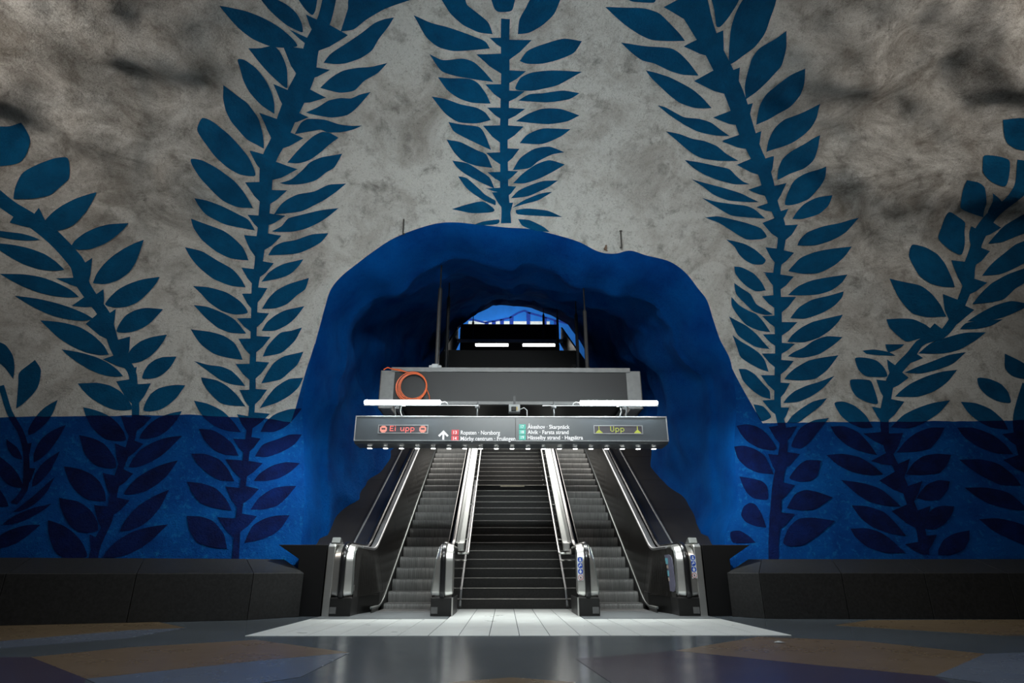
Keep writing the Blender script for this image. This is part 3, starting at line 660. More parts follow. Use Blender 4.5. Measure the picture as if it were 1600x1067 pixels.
for t in np.linspace(0, 1, NT)[1:]:
    g = t
    P = np.stack([base[:, 0] * (1 - g) + EX * g, base[:, 1] * (1 - g) + 22.8 * g, base[:, 2] * (1 - g) + EZ * g], -1)
    Y = P[:, 1]; arc = sN * 17
    fade = min(1, t * 8) * min(1, (1 - t) * 6 + .15)
    d = (.30 * vnoise(arc / 2.1, Y / 2.3, 21) + .15 * vnoise(arc / .85, Y / 1.0, 22) + .05 * vnoise(arc / .35, Y / .4, 23)) * fade
    fold = np.abs(vnoise(arc / 1.2 + .5 * Y, Y / 2.6 + 4, 24)) * .34 * fade
    d = d - fold + .10
    P[:, 0] += dx * d; P[:, 2] += dz * d
    rings.append(P)
SH = np.array(rings)
shaft_me = grid_mesh('wall_shaft', SH)
structure(link_mesh('wall_shaft', shaft_me, M['shaft']), 'deep blue painted rock tunnel around the escalators')
shaft_bvh = BVHTree.FromPolygons([tuple(p) for p in SH[::1, ::4].reshape(-1, 3)],
                                 [(i * 130 + j, i * 130 + j + 1, (i + 1) * 130 + j + 1, (i + 1) * 130 + j) for i in range(SH.shape[0] - 1) for j in range(129)])


def roof(x, y):
    h = shaft_bvh.ray_cast(Vector((x, y, 5.2 if y < 18 else 9.4)), Vector((0, 0, 1)))
    return h[0].z if h[0] else 9.0


# ------------------------------------------------------------------ painted vines on the wall
def smooth_outline(P, n=5, keep=78):
    """closed Catmull-Rom outline through the points, sharp where a point is a tip"""
    P = [np.array(p, float) for p in P]; m = len(P); out = []
    hard = []
    for i in range(m):
        a = P[i - 1] - P[i]; b = P[(i + 1) % m] - P[i]
        c = a @ b / (np.linalg.norm(a) * np.linalg.norm(b) + 1e-9)
        hard.append(math.degrees(math.acos(max(-1, min(1, c)))) < keep)
    for i in range(m):
        p1, p2 = P[i], P[(i + 1) % m]
        p0 = 2 * p1 - p2 if hard[i] else P[i - 1]
        p3 = 2 * p2 - p1 if hard[(i + 1) % m] else P[(i + 2) % m]
        for t in np.linspace(0, 1, n, endpoint=False):
            m1, m2 = (p2 - p0) * .36, (p3 - p1) * .36
            out.append((2 * t ** 3 - 3 * t * t + 1) * p1 + (t ** 3 - 2 * t * t + t) * m1 + (3 * t * t - 2 * t ** 3) * p2 + (t ** 3 - t * t) * m2)
    return out


def painted(name, polys, parent, off, step=.085):
    bm = bmesh.new()
    for q in polys:
        try: bm.faces.new([bm.verts.new((float(p[0]), float(p[1]), 0)) for p in q])
        except ValueError: continue
    for ax in (0, 1):
        c = [v.co[ax] for v in bm.verts]
        k = math.floor(min(c) / step) + 1
        while k * step < max(c):
            co = Vector((0, 0, 0)); co[ax] = k * step; no = Vector((0, 0, 0)); no[ax] = 1
            bmesh.ops.bisect_plane(bm, geom=bm.verts[:] + bm.edges[:] + bm.faces[:], plane_co=co, plane_no=no, dist=1e-5)
            k += 1
    bmesh.ops.triangulate(bm, faces=[f for f in bm.faces if len(f.verts) > 4])
    X = np.array([v.co.x for v in bm.verts]); T = np.array([v.co.y for v in bm.verts])
    P = surf(X, T, off)
    for v, p in zip(bm.verts, P): v.co = p
    bm.normal_update()
    # faces look into the hall
    mid = surf(X[:1], T[:1], off + .3)[0] - P[0]
    for f in bm.faces:
        if f.normal.dot(Vector(mid)) < 0: f.normal_flip()
        f.smooth = True
    me = bpy.data.meshes.new(name); bm.to_mesh(me); bm.free()
    return link_mesh(name, me, M['leaf'], parent)


VN = dict(far_left='painted blue branch at the far left edge, mostly on the dado', outer_left='painted blue branch left of the others, leaning to the left edge',
          left='tall painted blue branch left of the arch', middle='painted blue branch hanging over the top of the arch', right='tall painted blue branch right of the arch',
          outer_right='painted blue branch leaning towards the right edge', far_right='painted blue branch at the far right edge, low on the wall')
for vn, (st, th, lv) in VINES.items():
    st = np.array(st, float).reshape(-1, 3) / 100
    L = np.concatenate([[0], np.cumsum(np.hypot(*np.diff(st[:, :2], axis=0).T))])
    ss = np.linspace(0, L[-1], max(12, int(L[-1] / .12)))
    ker = lambda c: np.convolve(np.pad(np.interp(ss, L, st[:, c]), 1, mode='edge'), [.25, .5, .25], 'valid')
    cx_, ct_, cw = ker(0), ker(1), np.maximum(ker(2), .05)
    tx, tt = np.gradient(cx_), np.gradient(ct_); tl = np.hypot(tx, tt); nx, nt = -tt / tl, tx / tl
    left = [(cx_[i] + nx[i] * cw[i] / 2, ct_[i] + nt[i] * cw[i] / 2) for i in range(len(ss))]
    rgt = [(cx_[i] - nx[i] * cw[i] / 2, ct_[i] - nt[i] * cw[i] / 2) for i in range(len(ss))]
    vine = painted('painted_branch', [[left[i], left[i + 1], rgt[i + 1], rgt[i]] for i in range(len(ss) - 1)], wall, .011)
    vine['label'] = VN[vn]
    for q in th:
        q = np.array(q, float).reshape(-1, 2) / 100
        # thorn with a slightly hollow outer flank
        t0, a, b = q
        mid = (t0 + b) / 2 + ((t0 + b) / 2 - a) * .10
        painted('painted_thorn', [[t0, a, b, mid]], vine, .009)
    for q in lv:
        q = np.array(q, float).reshape(-1, 2) / 100
        painted('painted_leaf', [smooth_outline(q)], vine, .010)

# ------------------------------------------------------------------ floor
fl = structure(obj('floor', MB().box(-10.5, 10.5, -8, 12.0, -.12, 0), M['terrazzo']), 'dark polished terrazzo floor with coloured fields')


def slab(name, pts, z, mat, parent=fl, b=0.0):
    return obj(name, MB().prism([(x, y, -.002) for x, y in pts], (0, 0, 0), (0, 0, z + .002)), mat, parent, bevel=b)


slab('floor_panel', [(-10.4, 8.25), (-6.58, 8.6), (-4.74, 8.72), (-3.95, 7.87), (-4.45, 7.56), (-5.04, 6.47), (-7.5, 5.9), (-10.4, 6.0)], .003, M['brown'])
slab('floor_panel', [(-3.95, 7.87), (-3.97, 6.74), (-4.6, 5.91), (-6.0, 5.0), (-7.5, 5.9), (-5.04, 6.47), (-4.45, 7.56)], .0025, M['slate'])
slab('floor_panel', [(-3.9, 5.33), (-3.5, 5.95), (-2.6, 6.55), (-1.45, 5.58), (-2.04, 5.1), (-2.81, 4.32)], .003, M['brown'])
slab('floor_panel', [(-1.45, 5.58), (-1.47, 4.38), (-2.07, 3.6), (-2.81, 4.32), (-2.04, 5.1)], .0025, M['slate'])
slab('floor_panel', [(1.3, 5.67), (2.46, 6.79), (3.32, 6.38), (3.79, 5.44), (2.64, 4.36), (2.12, 4.83)], .003, M['brown'])
slab('floor_panel', [(3.95, 8.13), (4.85, 8.92), (7.2, 9.0), (10.4, 8.7), (10.4, 7.0), (6.53, 7.0), (5.1, 6.9)], .003, M['brown'])
slab('floor_panel', [(3.79, 5.44), (4.6, 5.6), (5.4, 4.4), (3.03, 3.6), (2.64, 4.36)], .003, M['slate'])
slab('floor_panel', [(1.3, 5.67), (2.12, 4.83), (2.64, 4.36), (2.4, 3.5), (.55, 3.6), (.4, 5.18)], .0025, M['plum'])
slab('floor_panel', [(-5.2, 5.3), (-3.9, 5.33), (-2.81, 4.32), (-2.4, 3.6), (-4.5, 3.4)], .0025, M['plum'])
slab('floor_panel', [(-.5, 4.16), (-.11, 4.34), (.28, 4.16), (.2, 3.2), (-.5, 3.2)], .003, M['brown'])


def tile_field(x0, x1, nx, y0, y1, ny):
    wx, wy = (x1 - x0) / nx, (y1 - y0) / ny; g = .004
    me = None
    for j in range(ny):
        for i in range(nx):
            cx0, cy0 = x0 + (i + .5) * wx, y0 + (j + .5) * wy
            if me is None:
                o = obj('floor_tile', MB().box(cx0 - wx / 2 + g, cx0 + wx / 2 - g, cy0 - wy / 2 + g, cy0 + wy / 2 - g, -.002, .0045), M['tile'], fl, bevel=.001, loc=(cx0, cy0, 0))
                me = o.data; continue
            o = bpy.data.objects.new('floor_tile', me); COL.objects.link(o); o.parent = fl
            o.location = (cx0, cy0, random.uniform(-.0006, .0006))


tile_field(-2.87, 2.87, 18, 6.93, 9.12, 4)
tile_field(-.957, .957, 6, 9.12, 11.4, 4)

# ------------------------------------------------------------------ stone plinths along the wall
for name, plan, lab in (('baseboard_left', [(-10.4, 7.15), (-6.45, 8.13), (-3.69, 9.03), (-3.17, 9.62)], 'dark stone plinth with bevelled top left of the escalators'),
                        ('baseboard_right', [(10.4, 8.9), (7.04, 9.07), (3.52, 9.2), (3.2, 9.62)], 'dark stone plinth with bevelled top right of the escalators')):
    root = structure(obj(name, MB().box(*( (-10.4, -3.75) if plan[0][0] < 0 else (3.75, 10.4)), 9.9, 10.2, 0, .55), M['granite']), lab)
    pts = []
    for a, b in zip(plan, plan[1:]):
        n_ = max(1, round(math.dist(a, b) / 1.35))
        for k in range(n_): pts.append((a, b, k / n_, (k + 1) / n_))
    def normal(a, b):
        d = Vector((b[0] - a[0], b[1] - a[1])); n_ = Vector((-d.y, d.x)).normalized()
        return n_ if n_.y > 0 else -n_
    segs = list(zip(plan, plan[1:]))
    def back(p, dist):                       # mitred inset of a plan vertex
        ns = [normal(a, b) for a, b in segs if p in (a, b)]
        if len(ns) == 1: return Vector(p) + ns[0] * dist
        m_ = (ns[0] + ns[1]).normalized()
        return Vector(p) + m_ * dist / max(.5, m_.dot(ns[0]))
    for a, b, t0, t1 in pts:
        lerp = lambda u, v, t: Vector(u) * (1 - t) + Vector(v) * t
        fa, fb = lerp(a, b, t0), lerp(a, b, t1)
        inset = .62
        ba, bb = lerp(back(a, inset), back(b, inset), t0), lerp(back(a, inset), back(b, inset), t1)
        d = (fb - fa).normalized() * .003; e_ = (bb - ba).normalized() * .003
        fa, fb, ba, bb = fa + d, fb - d, ba + e_, bb - e_
        mb = MB()
        lo, zb = .60, .80
        v = [(*fa, 0), (*fb, 0), (*bb, 0), (*ba, 0), (*fa, lo), (*fb, lo), (*bb, zb), (*ba, zb)]
        mb.add(v, [(0, 3, 2, 1), (4, 5, 6, 7), (0, 1, 5, 4), (1, 2, 6, 5), (2, 3, 7, 6), (3, 0, 4, 7)])
        obj('plinth_slab', mb, M['granite'], root, bevel=.006)

# ------------------------------------------------------------------ escalators
INC = math.tan(R(30))
HR = subdiv(fillet([(9.98, .25), (9.61, .25), (9.60, 1.03), (11.2, 1.03), (22.6, 1.03 + 11.4 * INC), (23.8, 1.03 + 11.4 * INC)], [.10, .27, .9, .9], 8), .22)
NOSE = subdiv(fillet([(9.9, 0), (11.16, 0), (22.7, 11.54 * INC), (24.0, 11.54 * INC)], [1.5, 1.5], 8), .3)


def z_at(path, y):
    zs = [a[1] + (b[1] - a[1]) * ((y - a[0]) / (b[0] - a[0])) for a, b in zip(path, path[1:]) if a[0] < b[0] and a[0] - 1e-6 <= y <= b[0] + 1e-6]
    return max(zs) if zs else (path[0][1] if y <= path[0][0] else path[-1][1])


i_top = next(i for i, p in enumerate(HR) if p[1] > 1.02)          # start of the level run on top of the newel
HRTOP = HR[i_top:]


def cut(path, y0, y1):
    return [(y0, z_at(path, y0))] + [p for p in path if y0 + .02 < p[0] < y1 - .02] + [(y1, z_at(path, y1))]


def shift(path, dz): return [(y, z + dz) for y, z in path]


def newel_z(y):          # height of the rounded newel outline at depth y
    best = 0
    for a, b in zip(HR, HR[1:]):
        if b[0] > a[0] and a[0] <= y <= b[0]: best = max(best, a[1] + (b[1] - a[1]) * (y - a[0]) / (b[0] - a[0]))
    return best


def sheet(mb, ys, xb, zb, xt, zt, th):
    """upright panel between a lower and an upper line, th thick along x"""
    m = len(ys); v = []
    for i in range(m):
        v += [(xb[i], ys[i], zb[i]), (xt[i], ys[i], zt[i]), (xt[i] + th, ys[i], zt[i]), (xb[i] + th, ys[i], zb[i])]
    f = []
    for i in range(m - 1):
        for j in range(4): f.append((4 * i + j, 4 * i + (j + 1) % 4, 4 * i + 4 + (j + 1) % 4, 4 * i + 4 + j))
    f += [(0, 1, 2, 3), tuple(range(4 * m - 4, 4 * m))]
    return mb.add(v, f)


NEWEL = [p for p in HR if True][:next(i for i, p in enumerate(HR) if p[0] > 10.45)]


def balustrade(t, sx, xc, xbot, xtop, we, wo, out):
    """one side of an escalator: handrail at xc, panel leaning from the skirt xbot to xtop; out = +1 when the steps lie at smaller x"""
    e = -out                                   # direction towards the steps
    X = lambda x: sx * x
    S_ = lambda sec: (lambda i: [(X(x), n) for x, n in (sec(i) if callable(sec) else sec)])
    obj('handrail', MB().sweep(HR, S_([(xc - .042, -.012), (xc - .036, .016), (xc - .018, .026), (xc + .018, .026), (xc + .036, .016), (xc + .042, -.012)])), M['rubber'], t, smooth=True)
    # steel newel shell that widens towards the floor
    zlo, zhi = .25, 1.03
    def sec(i):
        y, z = NEWEL[i]; k = max(0, min(1, (z - .42) / (zhi - .5)))
        a = we[0] + (we[1] - we[0]) * k; b = wo[0] + (wo[1] - wo[0]) * k
        lo, hi = xc + e * a, xc - e * b
        q = [(lo, -.16), (lo, -.06), (lo - e * .015, -.028), (xc + e * .05, -.006), (xc + e * .046, -.014), (xc - e * .046, -.014), (xc - e * .05, -.006), (hi + e * .015, -.028), (hi, -.06), (hi, -.16)]
        return q
    n_up = [i for i in range(len(NEWEL)) if NEWEL[i][1] > .26]
    NW = [NEWEL[i] for i in n_up]
    obj('newel', MB().sweep(NW, lambda j: [(X(x), n) for x, n in sec(n_up[j])]), M['steel'], t, smooth=True)
    # bright edge trim of the newel on the step side
    obj('newel_trim', MB().sweep(NW, lambda j: [(X(sec(n_up[j])[1][0] + e * o_), n) for o_, n in ((.006, -.062), (.006, -.05), (-.006, -.05), (-.006, -.062))]), M['deck'], t)
    lo, hi = sorted((xc + e * we[0], xc - e * wo[0]))
    x0, x1 = sorted((X(lo), X(hi)))
    b = obj('newel_base', MB().box(x0, x1, 9.64, 10.6, 0.004, .26), M['plastic'], t, bevel=.008)
    px_ = X(hi - .06); obj('base_plate', MB().box(px_ - .05, px_ + .045, 9.632, 9.644, .04, .13), M['bframe'], b)
    # leaning panels on the step side, with open joints between them
    ys_all = [9.72, 10.12, 10.55, 11.3]
    while ys_all[-1] < 22.4: ys_all.append(ys_all[-1] + 1.25)
    for ya, yb in zip(ys_all, ys_all[1:]):
        n_ = 10
        ys = [ya + .004 + (yb - ya - .008) * k / n_ for k in range(n_ + 1)]
        zt = [max(.34, newel_z(y) - .07) for y in ys]; zb = [max(.256, z_at(NOSE, y) + .075) if y < 11 else z_at(NOSE, y) + .075 for y in ys]
        xb = [X(xbot if y > 10.9 else xc + e * we[0] * .98 + (xbot - (xc + e * we[0] * .98)) * max(0, (y - 10.0) / .9)) for y in ys]
        xt = [X(xtop)] * len(ys)
        obj('balustrade_panel', sheet(MB(), ys, xb, zb, xt, zt, X(out * .012)), M['panel'], t)
    # skirt: dark plate close to the steps and a bright rail on top of it
    sk = cut(NOSE, 10.35, 23.4)
    obj('skirt', MB().sweep(sk, S_([(xbot, -.22), (xbot, .075), (xbot + out * .01, .075), (xbot + out * .01, -.22)])), M['plastic'], t)
    obj('skirt_rail', MB().sweep(sk, S_([(xbot + e * .010, .055), (xbot + e * .010, .085), (xbot + out * .03, .095), (xbot + out * .03, .065)])), M['deck'], t, smooth=True)
    lw = cut(NOSE, 10.0, 11.2)
    mb = MB()
    ys = [9.98, 10.3, 10.6, 10.9, 11.2]
    sheet(mb, ys, [X(xc + e * we[0] * .9 + (xbot - xc - e * we[0] * .9) * min(1, k / 3)) for k in range(5)], [.005] * 5, [X(xc + e * we[0] * .9 + (xbot - xc - e * we[0] * .9) * min(1, k / 3)) for k in range(5)], [.26, .27, .28, .29, .30], X(out * .01))
    obj('low_apron', mb, M['plastic'], t)


step_me = None
RISE, RUN = .202, .35


def escalator(sx, label):
    t = thing('escalator', label, 'escalator', (sx * 1.77, 9.2, 0), 'pair of escalators beside the stairs')
    X = lambda x: sx * x
    balustrade(t, sx, 1.09, 1.28, 1.19, (.165, .085), (.16, .155), -1)
    balustrade(t, sx, 2.60, 2.265, 2.43, (.17, .15), (.15, .15), 1)
    # steel deck between the inner handrail and the stair
    dp = cut(HRTOP, 11.28, 23.4)
    S_ = lambda sec: [(X(x), n) for x, n in sec]
    obj('inner_deck', MB().sweep(dp, S_([(1.04, -.03), (1.04, .004), (.985, .012), (.98, .004), (.972, .004), (.967, .012), (.885, .004), (.885, -.05)])), M['deck'], t)
    zz = z_at(HRTOP, 11.28)
    obj('deck_end', MB().box(*sorted((X(.885), X(1.0))), 11.17, 11.29, zz - .13, zz + .005), M['steel'], t, bevel=.012)
    # narrow bright cover strip along the outer handrail, glossy black outer deck with a steel edge
    obj('cover_strip', MB().sweep(cut(HRTOP, 10.15, 23.4), S_([(2.437, -.07), (2.434, -.035), (2.452, -.022), (2.47, -.035), (2.55, -.05), (2.55, -.07)])), M['frame'], t)
    obj('outer_deck', MB().sweep(cut(HRTOP, 11.05, 23.4), S_([(2.645, -.05), (2.645, -.02), (2.86, -.02), (2.86, -.05)])), M['gloss'], t)
    obj('deck_edge', MB().sweep(cut(HRTOP, 11.05, 23.4), S_([(2.86, -.06), (2.86, -.008), (2.885, -.008), (2.885, -.06)])), M['frame'], t)
    # upright dark polished panels facing the stair
    ys_all = [9.66, 10.28]
    while ys_all[-1] < 22.6: ys_all.append(ys_all[-1] + 1.3)
    for ya, yb in zip(ys_all, ys_all[1:]):
        ys = [ya + .003 + (yb - ya - .006) * k / 10 for k in range(11)]
        sheet_zb = [max(.005, stair_z(y) - .25) for y in ys]
        obj('stair_side_panel', sheet(MB(), ys, [X(.935)] * 11, sheet_zb, [X(.935)] * 11, [newel_z(y) - .06 for y in ys], X(.012)), M['mirror'], t)
    obj('corner_post', MB().box(*sorted((X(.925), X(.945))), 9.63, 9.655, .005, .26), M['steel'], t)
    # outer casing plate at the newel and its cover bracket
    obj('casing_plate', MB().prism([(X(2.75), y, z) for y, z in ((9.66, 0.004), (9.66, .98), (9.72, 1.03), (11.3, 1.03), (11.3, .004))], (0, 0, 0), (X(.11), 0, 0)), M['steel'], t, bevel=.01)
    obj('bracket', MB().prism([(X(2.70), y, z) for y, z in ((9.70, 1.03), (9.74, 1.115), (9.80, 1.10), (9.93, 1.03))], (0, 0, 0), (X(.13), 0, 0)), M['deck'], t, bevel=.006)
    # landing plate and comb
    obj('landing_plate', MB().box(*sorted((X(.97), X(2.87))), 9.13, 10.62, -.002, .006), M['lplate'], t)
    obj('comb_plate', MB().box(*sorted((X(1.285), X(2.26))), 10.58, 10.80, -.004, .012), M['frame'], t)
    # steps
    global step_me
    prof = [(.035, 0), (.016, -.004), (.004, -.018), (-.002, -.045), (-.003, -.085), (.004, -.13), (.018, -.175), (.036, -.21), (.053, -.235), (.075, -.235), (.075, -.03), (.39, -.03), (.39, 0)]
    if step_me is None:
        mb = MB().prism([(-.483, y, z) for y, z in prof], (0, 0, 0), (.966, 0, 0))
        nose = MB().box(-.483, .483, .012, .034, -.006, .0025)
        tmp = obj('step', mb, M['step'], smooth=True, sharp=40); step_me = (tmp.data, None); bpy.data.objects.remove(tmp)
        tmp = obj('step_nose', nose, M['dnose']); step_me = (step_me[0], tmp.data); bpy.data.objects.remove(tmp)
    for k in range(-6, 28):
        y = 12.7 + RUN * k
        if k < -4: y = 12.7 - RUN * 4 - .36 * (-4 - k)
        z = max(.008, z_at(NOSE, y))
        o = bpy.data.objects.new('escalator_step', step_me[0]); COL.objects.link(o); o.parent = t
        o.location = Vector((X(1.7725), y, z)) - t.location
        q = bpy.data.objects.new('step_nose', step_me[1]); COL.objects.link(q); q.parent = o
    return t


# ------------------------------------------------------------------ stairs between the escalators
SR, STD, FOOT = .168, .29, 11.4


def stair_z(y):
    if y < FOOT: return 0
    k = (y - FOOT) / STD
    if k < 16: return SR * (k + 1)
    if y < FOOT + 15 * STD + 1.25: return SR * 16
    return SR * 16 + (y - FOOT - 15 * STD - 1.25) / STD * SR


st = thing('staircase', 'dark stone staircase with pale nosings between the two escalators', 'stairs', (0, FOOT, 0))
y = FOOT; z = 0
for k in range(38):
    dep = 1.25 if k == 15 else STD
    z0, z1 = z, z + SR
    s_ = obj('stair_step', MB().box(-.93, .93, y, y + dep + .06, max(0, z0 - .1), z1), M['stone'], st, bevel=.004)
    obj('step_nosing', MB().box(-.93, .93, y - .012, y + .028, z1 - .013, z1 + .003), M['nosing'] if k != 15 else M['edge'], s_, bevel=.003)
    if k == 15:
        obj('landing_strip', MB().box(-.28, .34, y - .016, y + .05, z1 - .04, z1 + .005), M['pale'], s_, label='pale worn strip in the middle of the landing edge')
    y += dep; z = z1
STAIR_TOP = z
for sx in (-1, 1):
    pts = [(y_, stair_z(y_) + .045) for y_ in np.linspace(FOOT - .05, 23.0, 60)]
    obj('stringer', MB().sweep(pts, [(sx * .92, -.03), (sx * .92, .02), (sx * .934, .02), (sx * .934, -.03)]), M['frame'], st)

escL = escalator(-1, 'escalator left of the stairs, below the red display, its newels without stickers')
escR = escalator(1, 'escalator right of the stairs, below the yellow display, with blue safety stickers')

for sx, lab in ((-1, 'steel pipe handrail on the left side of the stairs'), (1, 'steel pipe handrail on the right side of the stairs')):
    r_ = thing('stair_handrail', lab, 'handrail', (sx * .82, 11.3, .9), 'stair handrails')
    rail = [(sx * .93, 11.30, .92), (sx * .84, 11.30, .92), (sx * .82, 11.31, .922)] + [(sx * .82, y_, .94 + max(0, y_ - 11.36) * INC) for y_ in np.linspace(11.36, 22.6, 40)]
    obj('pipe', MB().tube(rail, .021, 10), M['steel'], r_, smooth=True)
    obj('lower_pipe', MB().tube([(sx * .93, 11.36, .80), (sx * .84, 11.36, .80)], .012, 8), M['steel'], r_, smooth=True)
    for y_ in np.arange(11.9, 22.4, 1.35):
        zc = .94 + (y_ - 11.36) * INC
        obj('rail_bracket', MB().tube([(sx * .93, y_, zc - .07), (sx * .86, y_, zc - .07), (sx * .82, y_, zc - .015)], .010, 8).disc((sx * .933, y_, zc - .07), (-sx, 0, 0), .032, .008, 12), M['steel'], r_, smooth=True)

# stickers on the right escalator
def picto(parent, x, y, zt, w_, h_, tilt=0):
    s_ = obj('safety_sticker', MB().box(x - w_ / 2, x + w_ / 2, y - .003, y, zt - h_, zt), M['plate'], parent, label='white sticker with three blue discs and a red prohibition ring')
    d = h_ / 4
    for k in range(4):
        c = (x, y - .003, zt - d * (k + .5)); r0 = min(w_, d) * .46
        if k < 3:
            dd = MB().disc(c, (0, -1, 0), r0, .0015, 20)
            o = obj('blue_disc', dd, M['blue_disc'], s_)
            fig = MB()
            yy = y - .0047
            if k == 0: fig.disc((x, yy, c[2] + .012), (0, -1, 0), r0 * .3, .001, 10).prism([(x - r0 * .4, yy, c[2] - r0 * .6), (x + r0 * .5, yy, c[2] - r0 * .6), (x + r0 * .25, yy, c[2] + .006), (x - r0 * .2, yy, c[2] + .006)], (0, 0, 0), (0, -.001, 0))
            if k == 1: fig.prism([(x - r0 * .6, yy, c[2] - r0 * .5), (x - r0 * .3, yy, c[2] - r0 * .5), (x - r0 * .2, yy, c[2] - r0 * .1), (x + r0 * .4, yy, c[2] - r0 * .1), (x + r0 * .6, yy, c[2] + r0 * .3), (x - r0 * .5, yy, c[2] + r0 * .2)], (0, 0, 0), (0, -.001, 0)).disc((x + r0 * .1, yy, c[2] + r0 * .55), (0, -1, 0), r0 * .2, .001, 10)
            if k == 2: fig.prism([(x - r0 * .12, yy, c[2] - r0 * .7), (x + r0 * .12, yy, c[2] - r0 * .7), (x + r0 * .55, yy, c[2]), (x + r0 * .1, yy, c[2] + r0 * .45), (x - r0 * .1, yy, c[2] + r0 * .45), (x - r0 * .55, yy, c[2])], (0, 0, 0), (0, -.001, 0)).disc((x, yy, c[2] + r0 * .65), (0, -1, 0), r0 * .2, .001, 10)
            obj('pictogram', fig, M['plate'], s_)
        else:
            n_ = 24; mb = MB()
            P = [(c[0] + math.cos(2 * math.pi * q / n_) * r0 * .9, y - .0035, c[2] + math.sin(2 * math.pi * q / n_) * r0 * .9) for q in range(n_)]
            mb.tube(P, .0045, 6, True)
            mb.beam((x - r0 * .6, y - .004, c[2] + r0 * .6), (x + r0 * .6, y - .004, c[2] - r0 * .6), .003, .008, (0, -1, 0))
            o = obj('red_ring', mb, M['red_ring'], s_)
            obj('pictogram', MB().prism([(x - r0 * .15, y - .0032, c[2] - r0 * .5), (x + r0 * .3, y - .0032, c[2] - r0 * .3), (x + r0 * .2, y - .0032, c[2] + r0 * .4), (x - r0 * .3, y - .0032, c[2] + r0 * .2)], (0, 0, 0), (0, -.0008, 0)), M['iron'], s_)


picto(escR, 1.09 - .105, 9.62, .83, .092, .335)
picto(escR, 2.60 + .105, 9.62, .86, .085, .335)
# rounded information panel on the inner face of the outer balustrade
px0 = 2.425
pp = [(9.72, .42), (9.735, .66), (9.77, .78), (9.84, .85), (9.95, .87), (10.22, .87), (10.22, .34), (9.86, .33), (9.77, .35)]
ip = obj('info_panel', MB().prism([(px0, y_, z_) for y_, z_ in pp], (0, 0, 0), (.006, 0, 0)), M['info'], escR, bevel=.002, label='dark violet rounded information panel with small pictures')
for z0, z1, m_ in ((.73, .82, 'cyan'), (.665, .71, 'cream'), (.55, .635, 'cyan'), (.48, .53, 'cream')):
    obj('info_picture', MB().box(px0 - .002, px0 + .001, 10.02, 10.18, z0, z1), M[m_], ip)

# ------------------------------------------------------------------ sloping dark cladding beside the escalators and the black end cabinets
for sx, nm, lab in ((-1, 'trim_1', 'sloping dark cladding between the left escalator and the blue rock'), (1, 'trim_2', 'sloping dark cladding between the right escalator and the blue rock')):
    pa = cut(HRTOP, 11.24, 23.4)
    tr = structure(obj(nm, MB().sweep(pa, [(sx * 2.885, -.14), (sx * 2.885, -.06), (sx * 4.7, -.06), (sx * 4.7, -.14)]), M['clad']), lab)
    obj('cladding_end', MB().box(*sorted((sx * 2.895, sx * 3.5)), 10.34, 11.26, 0, .97), M['black'], tr)
    for i in range(9):
        ya = 11.27 + i * 1.35
        obj('cladding_panel', MB().sweep(cut(HRTOP, ya, ya + 1.343), [(sx * 2.89, -.062), (sx * 2.89, -.05), (sx * 4.65, -.05), (sx * 4.65, -.062)]), M['clad'], tr)
    c = obj('end_cabinet', MB().prism([(x * sx, 9.70, z_) for x, z_ in ((2.89, 0), (2.89, 1.005), (3.64, 1.005), (3.30, .80), (3.30, 0))], (0, 0, 0), (0, .62, 0)), M['black'], loc=(sx * 3.25, 9.7, 0), bevel=.006)
    tag(c, 'black cabinet beside the outer newel of the %s escalator' % ('left' if sx < 0 else 'right'), 'cabinet', 'black end cabinets')

# ------------------------------------------------------------------ overhead direction sign
SY = 9.60


def text_mesh(txt, width, height, x, zbase, y, mat, parent, name, bold=.0035, align='l'):
    cu = bpy.data.curves.new('lettering', 'FONT'); cu.body = txt; cu.size = 1.0; cu.extrude = .002; cu.offset = .011
    o = bpy.data.objects.new('lettering', cu); COL.objects.link(o)
    bpy.context.view_layer.update()
    dg = bpy.context.evaluated_depsgraph_get()
    me = bpy.data.meshes.new_from_object(o.evaluated_get(dg))
    bpy.data.objects.remove(o); bpy.data.curves.remove(cu)
    xs = [v.co.x for v in me.vertices]; x0, x1 = min(xs), max(xs)
    kx = width / (x1 - x0); kz = height / .70
    b = wloc(parent)
    for v in me.vertices:
        a, c_, d = v.co
        v.co = Vector((x + (a - x0) * kx, y - d - .001, zbase + c_ * kz)) - b
    me.name = name
    return link_mesh(name, me, mat, parent)


sg = thing('direction_sign', 'long dark hanging direction sign with line names and two displays over the stairs', 'sign', (-.05, SY + .2, 2.55))
XL, XR = -2.61, 2.50
hz = obj('sign_box', MB().prism([(XL, y_, z_) for y_, z_ in ((SY, 2.60), (SY, 3.005), (SY + .45, 3.005), (SY + .45, 2.56), (SY + .06, 2.56))], (0, 0, 0), (XR - XL, 0, 0)), M['sign'], sg, bevel=.004)
for nm, bx in (('sign_trim', (XL, XR, SY - .012, SY + .004, 2.985, 3.008)), ('sign_trim', (XL, XR, SY - .012, SY + .004, 2.592, 2.604)), ('sign_trim', (XL - .004, XL + .012, SY - .012, SY + .3, 2.592, 3.008)), ('sign_trim', (XR - .012, XR + .004, SY - .012, SY + .3, 2.592, 3.008))):
    obj(nm, MB().box(*bx), M['frame'], sg, bevel=.003)
obj('sign_joint', MB().box(.004, .012, SY - .002, SY + .002, 2.605, 2.985), M['iron'], sg)
for i in range(19):
    x = -2.43 + i * (2.345 + 2.43) / 18
    dl = obj('downlight', MB().box(x - .05, x + .05, SY + .345, SY + .43, 2.545, 2.562), M['frame'], sg, bevel=.004)
    obj('lens', MB().box(x - .034, x + .034, SY + .366, SY + .406, 2.538, 2.546), M['down'], dl, bevel=.003)
yf = SY - .002
